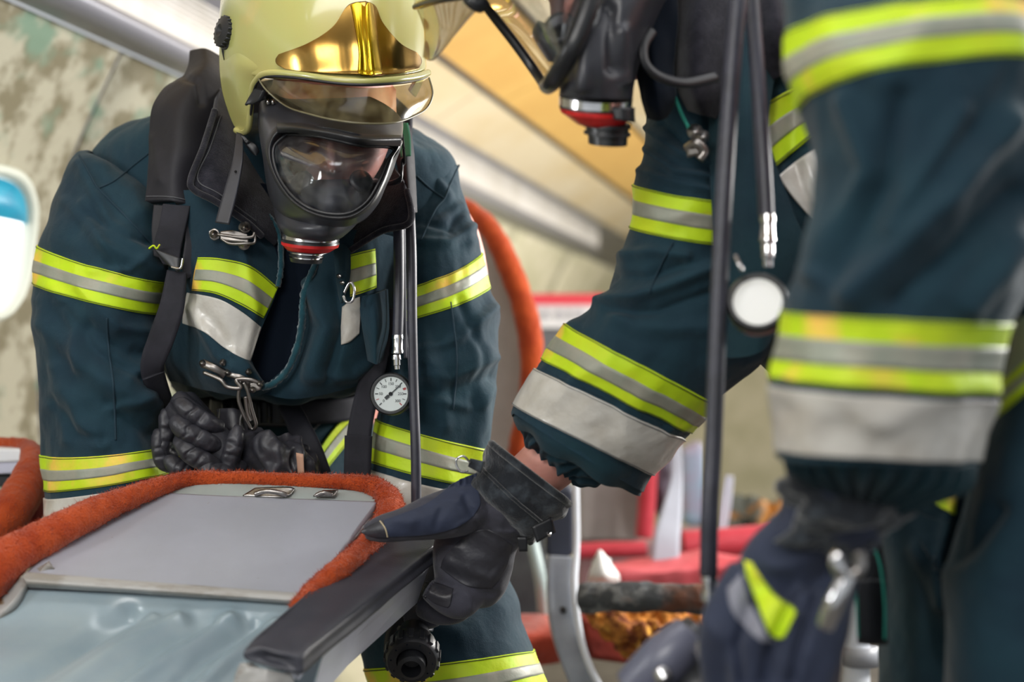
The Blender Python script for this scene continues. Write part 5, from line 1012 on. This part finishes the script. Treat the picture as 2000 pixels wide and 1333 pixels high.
# hanging strap loop with teal edges
hl = thing('strap_loop', 'black hanging strap loop with thin teal edges beside the right gloved hand', 'strap', tuple(P(1700, 1240, 1.240)))
part('loop', Net([[(1672, 1060, 1.240), (1698, 1058, 1.240), (1722, 1062, 1.240)], [(1668, 1130, 1.230), (1700, 1130, 1.225), (1732, 1130, 1.230)], [(1672, 1200, 1.225), (1700, 1200, 1.220), (1732, 1200, 1.225)], [(1674, 1246, 1.225), (1702, 1250, 1.220), (1734, 1252, 1.225)], [(1674, 1258, 1.235), (1702, 1262, 1.230), (1734, 1260, 1.235)]]).sheet(.02, 40, 16), mat('loop_webbing', '14181f', .8, bump=(900, .5, .0005)), hl)
part('edge', hose([(1706, 1066, 1.222), (1720, 1110, 1.215), (1728, 1180, 1.210), (1728, 1250, 1.212)], .0012, 30, 6), bpy.data.materials['teal_piping'], hl); part('edge', hose([(1672, 1140, 1.220), (1674, 1200, 1.212), (1676, 1246, 1.215)], .0012, 30, 6), bpy.data.materials['teal_piping'], hl)
part('stitching', hose([(1672, 1138, 1.216), (1700, 1134, 1.212), (1730, 1136, 1.216)], .0008, 20, 5), WSTITCH, hl)
# ---------------------------------------------------------------- glove gripping the armrest
g = joinm(
    Tube([(925, 945, 1035, 1050, 1.615, .040), (905, 975, 1010, 1075, 1.62, .037), (880, 1010, 1000, 1120, 1.63, .036), (850, 1050, 985, 1160, 1.635, .036), (845, 1090, 960, 1185, 1.64, .034), (850, 1140, 930, 1190, 1.645, .03)]).mesh(nt=24, nh=36, cap=True),
    hose([(940, 985, 1.60), (890, 1000, 1.595), (840, 1012, 1.59), (790, 1025, 1.59), (745, 1034, 1.592), (714, 1040, 1.595)], [.024, .028, .025, .019, .0155, .009], 40, 24, flat=1.0),
    hose([(930, 1120, 1.625), (905, 1175, 1.62), (872, 1172, 1.62), (835, 1150, 1.625)], [.024, .019, .017, .012], 30, 20),
    hose([(930, 1100, 1.655), (900, 1180, 1.66), (860, 1195, 1.66), (820, 1185, 1.67)], [.024, .018, .016, .012], 30, 20),
    hose([(900, 1090, 1.69), (860, 1180, 1.70), (830, 1205, 1.70), (796, 1200, 1.71)], [.024, .018, .016, .012], 30, 20),
    hose([(880, 1070, 1.72), (850, 1140, 1.73), (825, 1190, 1.735), (780, 1205, 1.74)], [.022, .017, .014, .011], 30, 20))
gv_, gf_ = remesh(g, .0024, 4)
x_, y_, d_ = proj(gv_)
# creases
disp = np.zeros(len(gv_))
for pl, w, a in [([(905, 970), (935, 1030), (980, 1060)], 7, -.004), ([(930, 1010), (960, 1040), (1000, 1040)], 5, .003), ([(945, 1025), (975, 1050), (1005, 1060)], 4, -.003), ([(860, 1000), (850, 1030)], 7, -.003), ([(820, 1005), (815, 1040)], 6, -.002), ([(900, 1050), (850, 1060)], 8, -.004), ([(880, 1100), (960, 1130), (990, 1100)], 8, .003), ([(900, 1150), (960, 1160)], 7, -.004), ([(860, 1110), (920, 1140)], 9, -.004)]:
    disp += a*np.exp(-(segdist(x_, y_, pl)/w)**2)
disp += .0018*fbm(gv_*np.array([60, 50, 45]), 3, 2) + .0030*(np.exp(-(fbm(gv_*np.array([26, 26, 38]), 8, 2)/.16)**2)-.4)
to_cam = (CAM-gv_)/np.linalg.norm(CAM-gv_, axis=1, keepdims=True)
gv_ = gv_ + to_cam*disp[:, None]*.8
GLVV = (gv_, gf_)
glove = part('glove', GLVV, GLVT, ff2, label='black and navy glove gripping the armrest')
tG = bvh(GLVV)
part('back_panel', drape(tG, [[(930, 925), (890, 942), (830, 985), (745, 1018)], [(935, 960), (890, 968), (830, 1000), (740, 1025)], [(938, 985), (895, 1000), (830, 1022), (742, 1040)], [(925, 1008), (895, 1030), (835, 1046), (745, 1050)]], .0012, .0015, 40, 70, 2), GLVN, glove, label='navy fabric thumb panel')
part('fingertip_cap', drape(tG, [[(748, 1016), (726, 1024), (706, 1036)], [(752, 1034), (728, 1038), (705, 1040)], [(756, 1052), (728, 1050), (708, 1043)]], .002, .0015, 20, 16, 1), GLV, glove, label='leather thumb tip')
part('stitching', onpath(tG, [(742, 1018), (752, 1032), (757, 1050)], .0009, .002, 20, 6), mat('cream_thread', 'b7a88a', .8), glove)
part('palm_patch', drape(tG, [[(905, 1050), (950, 1035), (1000, 1065)], [(870, 1085), (940, 1095), (990, 1110)], [(860, 1110), (910, 1145), (960, 1150)]], .0012, .0015, 30, 30, 2), GLV, glove, label='black leather patch')
part('fingertip_cap', drape(tG, [[(820, 1140), (850, 1138), (885, 1150)], [(822, 1156), (848, 1168), (880, 1180)], [(832, 1166), (850, 1180), (874, 1188)]], .0012, .002, 16, 20, 1), GLV, glove, label='leather fingertip')
cf = Tube([(962, 870, 1110, 985, 1.612, .048, 0, 0), (950, 880, 1098, 1008, 1.612, .05, 0, 6), (936, 908, 1072, 1030, 1.613, .048, 0, 4), (922, 935, 1045, 1050, 1.615, .044, 0, 4), (915, 950, 1030, 1062, 1.615, .041)],
          rough=(((60, 60, 60), .003, 4),), extra=lambda T, H, x, y: .0035*np.sin(T*9+2*np.sin(H*2*PI)) )
cfG, cfN = cf.grid(nt=60, nh=150, full=True)
part('cuff', solid(cfG, cfG-cfN*.006, True), SUEDE, glove, label='worn black suede cuff')
c0 = cfG[0]; part('cuff_rim', tubepts(np.concatenate([c0, c0[:2]]), .0045, 8, cap=False), SUEDE, glove)
part('cuff_seam', tubepts(np.concatenate([cfG[30]+cfN[30]*.001, (cfG[30]+cfN[30]*.001)[:2]]), .0022, 6, cap=False), SUEDE, glove)
part('tab', Net([[(918, 896, 1.565), (945, 902, 1.56)], [(914, 912, 1.565), (938, 925, 1.56)]]).sheet(.004, 8, 8), SUEDE, glove)
rodp([(918, 904, 1.562), (906, 892, 1.56), (893, 896, 1.56), (891, 908, 1.56), (900, 922, 1.56), (914, 920, 1.562)], .0013, glove, 'ring', CHR)
part('wrist_strap', Net([[(1040, 1030, 1.57), (1078, 1012, 1.575)], [(1050, 1060, 1.57), (1086, 1040, 1.578)]]).sheet(.004, 8, 8), BLK, glove)
rivet(1072, 1044, 1.567, .003, glove, 'snap', CHR)
part('strap_end', Net([[(1010, 1050, 1.585), (1030, 1050, 1.585)], [(1014, 1078, 1.587), (1030, 1078, 1.587)]]).sheet(.005, 6, 6), BLK, glove)
# ---------------------------------------------------------------- near glove (left hand) holding the tool
g2 = joinm(
    Tube([(1545, 930, 1740, 1000, 1.09, .05), (1530, 985, 1712, 1075, 1.10, .048), (1460, 1060, 1645, 1110, 1.11, .042), (1422, 1150, 1600, 1220, 1.12, .038), (1405, 1230, 1580, 1320, 1.13, .04), (1420, 1320, 1560, 1400, 1.14, .035)]).mesh(nt=30, nh=40, cap=True),
    hose([(1480, 1130, 1.09), (1425, 1220, 1.09), (1420, 1320, 1.10), (1450, 1400, 1.11)], [.024, .0225, .02, .018], 30, 20),
    hose([(1540, 1180, 1.07), (1490, 1260, 1.07), (1470, 1350, 1.08), (1480, 1420, 1.09)], [.024, .0225, .02, .018], 30, 20),
    hose([(1600, 1180, 1.08), (1560, 1270, 1.06), (1530, 1360, 1.07), (1520, 1430, 1.08)], [.022, .021, .02, .018], 30, 20),
    hose([(1620, 1130, 1.11), (1612, 1230, 1.07), (1580, 1330, 1.06), (1570, 1400, 1.07)], [.020, .018, .017, .016], 30, 20),
    hose([(1620, 1060, 1.12), (1625, 1150, 1.14), (1600, 1250, 1.16)], [.024, .02, .016], 30, 20))
G2V = remesh(g2, .003, 2); x_, y_, d_ = proj(G2V[0])
dz = np.zeros(len(G2V[0]))
for pl in ([(1470, 1180), (1440, 1260), (1450, 1333)], [(1540, 1190), (1500, 1270), (1490, 1333)], [(1590, 1170), (1560, 1260), (1545, 1333)]): dz -= .010*np.exp(-(segdist(x_, y_, pl)/9)**2)
dz += .004*(np.exp(-(fbm(G2V[0]*20, 8, 2)/.2)**2)-.4)
G2V = (G2V[0] + ((CAM-G2V[0])/np.linalg.norm(CAM-G2V[0], axis=1, keepdims=True))*dz[:, None], G2V[1])
gl2 = part('glove', G2V, GLVN, ff2, label='navy and black glove with yellow flash, holding the hose tool')
tG2 = bvh(G2V)
part('yellow_flash', drape(tG2, [[(1452, 1094), (1466, 1100)], [(1468, 1150), (1512, 1160)], [(1500, 1230), (1552, 1192)], [(1516, 1248), (1528, 1246)]], .003, .002, 30, 14), YEL, gl2, label='yellow glove flash')
part('grey_flash', drape(tG2, [[(1420, 1150), (1448, 1120)], [(1428, 1190), (1462, 1170)], [(1450, 1220), (1492, 1232)], [(1486, 1254), (1512, 1256)]], .003, .002, 20, 14), mat('grey_flash', '7f808c', .5), gl2, label='grey glove flash')
for rr_, y0 in (((.006), 0), ((.007), 1), ((.006), 2)):
    pass
cf2 = Tube([(1535, 895, 1770, 960, 1.085, .058), (1530, 950, 1755, 1020, 1.09, .058), (1525, 1000, 1712, 1070, 1.095, .050), (1500, 1055, 1660, 1110, 1.10, .046)], rough=(((26, 26, 50), .018, 4), ((60, 60, 60), .004, 2)))
cg, cn = cf2.grid(nt=70, nh=150, full=True); part('cuff', solid(cg, cg-cn*.006, True), SUEDE, gl2, label='crumpled black suede cuff')
# tool in the near hand
tl = thing('hose_regulator', 'black demand regulator held by the near glove at the bottom, with metal hose fitting', 'regulator', tuple(P(1400, 1320, 1.2)))
part('housing', Tube([(1215, 1330, 1300, 1400, 1.22, .03), (1240, 1285, 1350, 1380, 1.21, .035), (1285, 1240, 1400, 1340, 1.20, .038), (1320, 1215, 1420, 1290, 1.20, .036), (1345, 1205, 1400, 1250, 1.20, .03)]).mesh(nt=30, nh=40, cap=True), RUBM, tl)
part('barrel', hose([(1240, 1350, 1.18), (1300, 1290, 1.175), (1350, 1240, 1.18)], [.020, .022, .018], 20, 24), mat('satin_grey', '5a5c6c', .35), tl)
part('ring', lathe([(.030, -.006), (.034, -.004), (.034, .004), (.030, .006), (.026, .004), (.026, -.004)], P(1360, 1345, 1.15), (-.3, -1, .5), 32), BLK, tl)
part('knob', hose([(1375, 1255, 1.15), (1382, 1290, 1.14)], [.008, .009], 8, 16), CHR, tl); part('knob', hose([(1290, 1310, 1.14), (1300, 1330, 1.135)], [.007, .007], 8, 16), CHR, tl)
part('front_cap', Tube([(1566, 1262, 1652, 1236, 1.08, .03), (1548, 1330, 1645, 1310, 1.08, .032), (1535, 1420, 1635, 1400, 1.08, .032)]).mesh(nt=12, nh=30, cap=True), mat('tool_body', '4a444c', .45), tl)
part('knob', lathe([(0, 0), (.01, 0), (.01, .006), (0, .007)], P(1571, 1277, 1.3), (0, -1, 0)), mat('orange_knob', 'c88430', .5), tl)
# shackle
sh = thing('metal_shackle', 'bright metal shackle clip hanging beside the near glove', 'clip', tuple(P(1650, 1150, 1.075)))
part('bar', hose([(1612, 1225, 1.015), (1630, 1180, 1.010), (1655, 1125, 1.010)], [.006, .0075, .0065], 20, 14), CHR, sh)
part('hook', hose([(1655, 1130, 1.010), (1640, 1115, 1.005), (1632, 1095, 1.005), (1640, 1085, 1.005)], .005, 20, 12), CHR, sh)
part('hook', hose([(1660, 1125, 1.010), (1676, 1115, 1.010), (1680, 1095, 1.010), (1676, 1078, 1.010)], .0045, 20, 12), STEEL, sh)
# white trouser or pole seen between the legs
po = thing('seat_post', 'white metal seat post behind the near glove', 'post', tuple(P(1685, 1330, 2.2)))
part('post', hose([(1676, 1050, 2.2), (1672, 1200, 2.2), (1670, 1420, 2.2)], .022, 20, 18), mat('white_post', 'c6cad0', .4), po)
part('clamp', lathe([(.024, 0), (.030, 0), (.030, .03), (.024, .03)], P(1681, 1300, 2.2), (0, 0, 1)), mat('grey_clamp', '8b8d92', .4), po)
# ---------------------------------------------------------------- hose, gauge, mask and helmet of the second firefighter
ha2 = thing('air_hose', 'long black rubber hose with metal end fitting hanging before the standing firefighter', 'hose', tuple(P(1385, 1200, 1.22)))
part('rubber_line', hose([(1462, -220, 1.30), (1448, -60, 1.28), (1436, 60, 1.27), (1424, 220, 1.26), (1412, 420, 1.25), (1402, 640, 1.24), (1394, 850, 1.23), (1386, 1000, 1.22), (1384, 1125, 1.22)], .0078, 100, 16), HOSE, ha2)
fitting(1385, 1122, 1.22, ha2, [(0, 0), (0, 15), (16, 16), (18, 12), (34, 12), (36, 16), (52, 16), (54, 9), (70, 8), (70, 0)])
part('pin', hose([(1388, 1190, 1.22), (1388, 1215, 1.215), (1382, 1232, 1.21)], [.004, .0045, .0035], 16, 10), CHR, ha2)
pg2 = thing('pressure_gauge', 'blurred pressure gauge with bright blank dial hanging on standing firefighter at right', 'gauge', tuple(P(1480, 590, 1.24)))
part('hose', hose([(1462, -120, 1.34), (1470, 20, 1.32), (1480, 150, 1.30), (1490, 300, 1.28), (1497, 425, 1.27)], .0072, 60, 16), HOSE, pg2)
fitting(1499, 420, 1.265, pg2, [(0, 0), (0, 14), (14, 16), (16, 13), (44, 15), (46, 16), (54, 16), (56, 11), (60, 13), (84, 13), (88, 10), (102, 10), (102, 0)])
gauge(1480, 591, 1.24, 60, pg2, (-.15, -1, .28))
rodp([(1436, 500, 1.235), (1444, 518, 1.23), (1450, 530, 1.23)], .0018, pg2, 'pin', CHR)
mk2 = thing('breathing_mask', 'black full face breathing mask with red ringed valve, seen from the side, at the top', 'mask', tuple(P(1180, 150, 1.38)))
# lens seen edge on from the side
lf = Net([[(925, -60, 1.44), (985, -90, 1.34), (1080, -110, 1.30), (1170, -120, 1.34)],
          [(945, 0, 1.44), (1000, -20, 1.335), (1090, -40, 1.295), (1160, -40, 1.33)],
          [(1010, 80, 1.44), (1040, 60, 1.34), (1090, 40, 1.30), (1130, 40, 1.325)],
          [(1072, 160, 1.43), (1080, 145, 1.36), (1095, 120, 1.325), (1108, 108, 1.33)]])
part('lens', lf.sheet(.002, 30, 40), LENS, mk2, label='clear curved lens')
part('lens_frame', hose([(1180, -120, 1.33), (1166, -40, 1.325), (1140, 40, 1.32), (1112, 105, 1.322), (1080, 158, 1.35), (1066, 172, 1.40)], [.009, .009, .0095, .0095, .009, .008], 60, 12, flat=.7), RUB, mk2)
part('lens_frame', hose([(1066, 172, 1.42), (1045, 140, 1.445), (1005, 84, 1.45), (940, 0, 1.45), (900, -60, 1.45)], .005, 50, 10), RUB, mk2)
fp2 = Tube([(1150, -160, 1330, -160, 1.43, .08), (1140, -60, 1330, -60, 1.425, .085), (1125, 40, 1290, 20, 1.415, .085, -10, 0), (1108, 110, 1255, 105, 1.405, .08, -10, 0), (1096, 155, 1240, 160, 1.395, .07, -8, 0), (1092, 185, 1236, 192, 1.39, .06, 0, 4)], folds=[([(1150, 60), (1140, 170)], 12, .008), ([(1190, 20), (1200, 130)], 14, -.008), ([(1215, 60), (1222, 160)], 10, .006)])
part('facepiece', fp2.mesh(nt=70, nh=80, cap=True), RUBM, mk2)
part('nose_cup', Tube([(1050, 40, 1110, 60, 1.42, .03), (1040, 70, 1120, 95, 1.42, .035), (1070, 120, 1120, 130, 1.42, .03)]).mesh(nt=16, nh=30, cap=True), bpy.data.materials['nose_cup'], mk2)
part('inner_valve', lathe([(.012, 0), (.017, 0), (.017, .004), (.012, .006), (.008, .003), (0, .003)], P(1095, 58, 1.375), (-.4, -1, .2), 28), RUB, mk2)
def vr2(y0, y1, w0, w1, cx0, cx1, m, name, label=None, sl=.06):
    gq = Tube([(cx0-w0, y0-sl*w0, cx0+w0, y0+sl*w0, 1.385, .035*w0/70, 0, 9*w0/70), (cx1-w1, y1-sl*w1, cx1+w1, y1+sl*w1, 1.385, .035*w1/70, 0, 9*w1/70)])
    return part(name, gq.mesh(nt=4, nh=60, cap=True), m, mk2, sharp=50, label=label)
vr2(186, 192, 72, 72, 1164, 1164, BLK, 'valve_ring'); vr2(192, 208, 72, 71, 1164, 1163, CHR, 'valve_ring', 'polished chrome ring'); vr2(208, 213, 71, 71, 1163, 1163, BLK, 'valve_ring')
vr2(213, 222, 71, 69, 1163, 1164, RED, 'valve_body', 'red valve body'); vr2(222, 244, 69, 46, 1164, 1172, RED, 'valve_body', 'red valve body')
vr2(240, 248, 48, 48, 1184, 1185, BLK, 'valve_nozzle'); vr2(248, 258, 42, 42, 1186, 1186, RUB, 'valve_nozzle'); vr2(258, 263, 46, 46, 1186, 1186, BLK, 'valve_nozzle'); vr2(263, 282, 39, 38, 1187, 1187, RUB, 'valve_nozzle')
part('valve_side', Tube([(1185, 208, 1240, 210, 1.37, .022), (1190, 232, 1240, 240, 1.37, .022)]).mesh(nt=6, nh=24, cap=True), BLK, mk2)
part('mask_strap', hose([(1400, 150, 1.40), (1340, 162, 1.385), (1290, 150, 1.375), (1262, 125, 1.37), (1258, 90, 1.372), (1275, 60, 1.38)], .0055, 50, 10, flat=.5), RUB, mk2)
part('neck_guard', Net([[(1235, -80, 1.44), (1280, -80, 1.42), (1330, -80, 1.44)], [(1240, 100, 1.43), (1275, 100, 1.41), (1320, 110, 1.43)], [(1250, 200, 1.43), (1285, 200, 1.41), (1320, 190, 1.43)], [(1262, 232, 1.44), (1285, 236, 1.43), (1305, 228, 1.44)]], rough=(((20, 20, 20), .008, 4),)).sheet(.01, 50, 30), LINER, mk2)
he2 = thing('helmet', 'pale helmet front with hanging clear visor at the top edge, beside the yellow helmet', 'helmet', tuple(P(1000, -150, 1.45)))
dm2 = Tube([(1000, -420, 1180, -420, 1.48, .08), (880, -330, 1260, -340, 1.48, .14), (840, -220, 1330, -220, 1.48, .15), (830, -110, 1340, -110, 1.48, .15), (838, -40, 1340, -60, 1.48, .14, 0, -20)])
part('shell', dm2.mesh(nt=40, nh=60, cap=True), HELM, he2)
part('peak', Net([[(815, -60, 1.50), (860, -70, 1.42), (950, -80, 1.36)], [(808, 10, 1.50), (850, -6, 1.43), (925, -14, 1.37)]]).sheet(.012, 16, 20), HELM, he2)
part('visor', Net([[(812, 14, 1.50), (860, 0, 1.43), (930, -8, 1.37)], [(828, 60, 1.49), (870, 60, 1.43), (930, 20, 1.38)], [(826, 112, 1.49), (850, 112, 1.45), (925, 26, 1.39)]]).sheet(.002, 24, 24), thin_glass('clear_visor', 'd6d2c0', .08, .05, .06, 'c8c2a8'), he2, label='clear visor')
part('visor_rim', hose([(810, 14, 1.495), (860, 0, 1.425), (930, -8, 1.365)], .003, 30, 8), BLK, he2)
part('visor_hinge', hose([(918, -4, 1.38), (930, 6, 1.375), (940, 10, 1.38)], .008, 10, 10), BLK, he2)
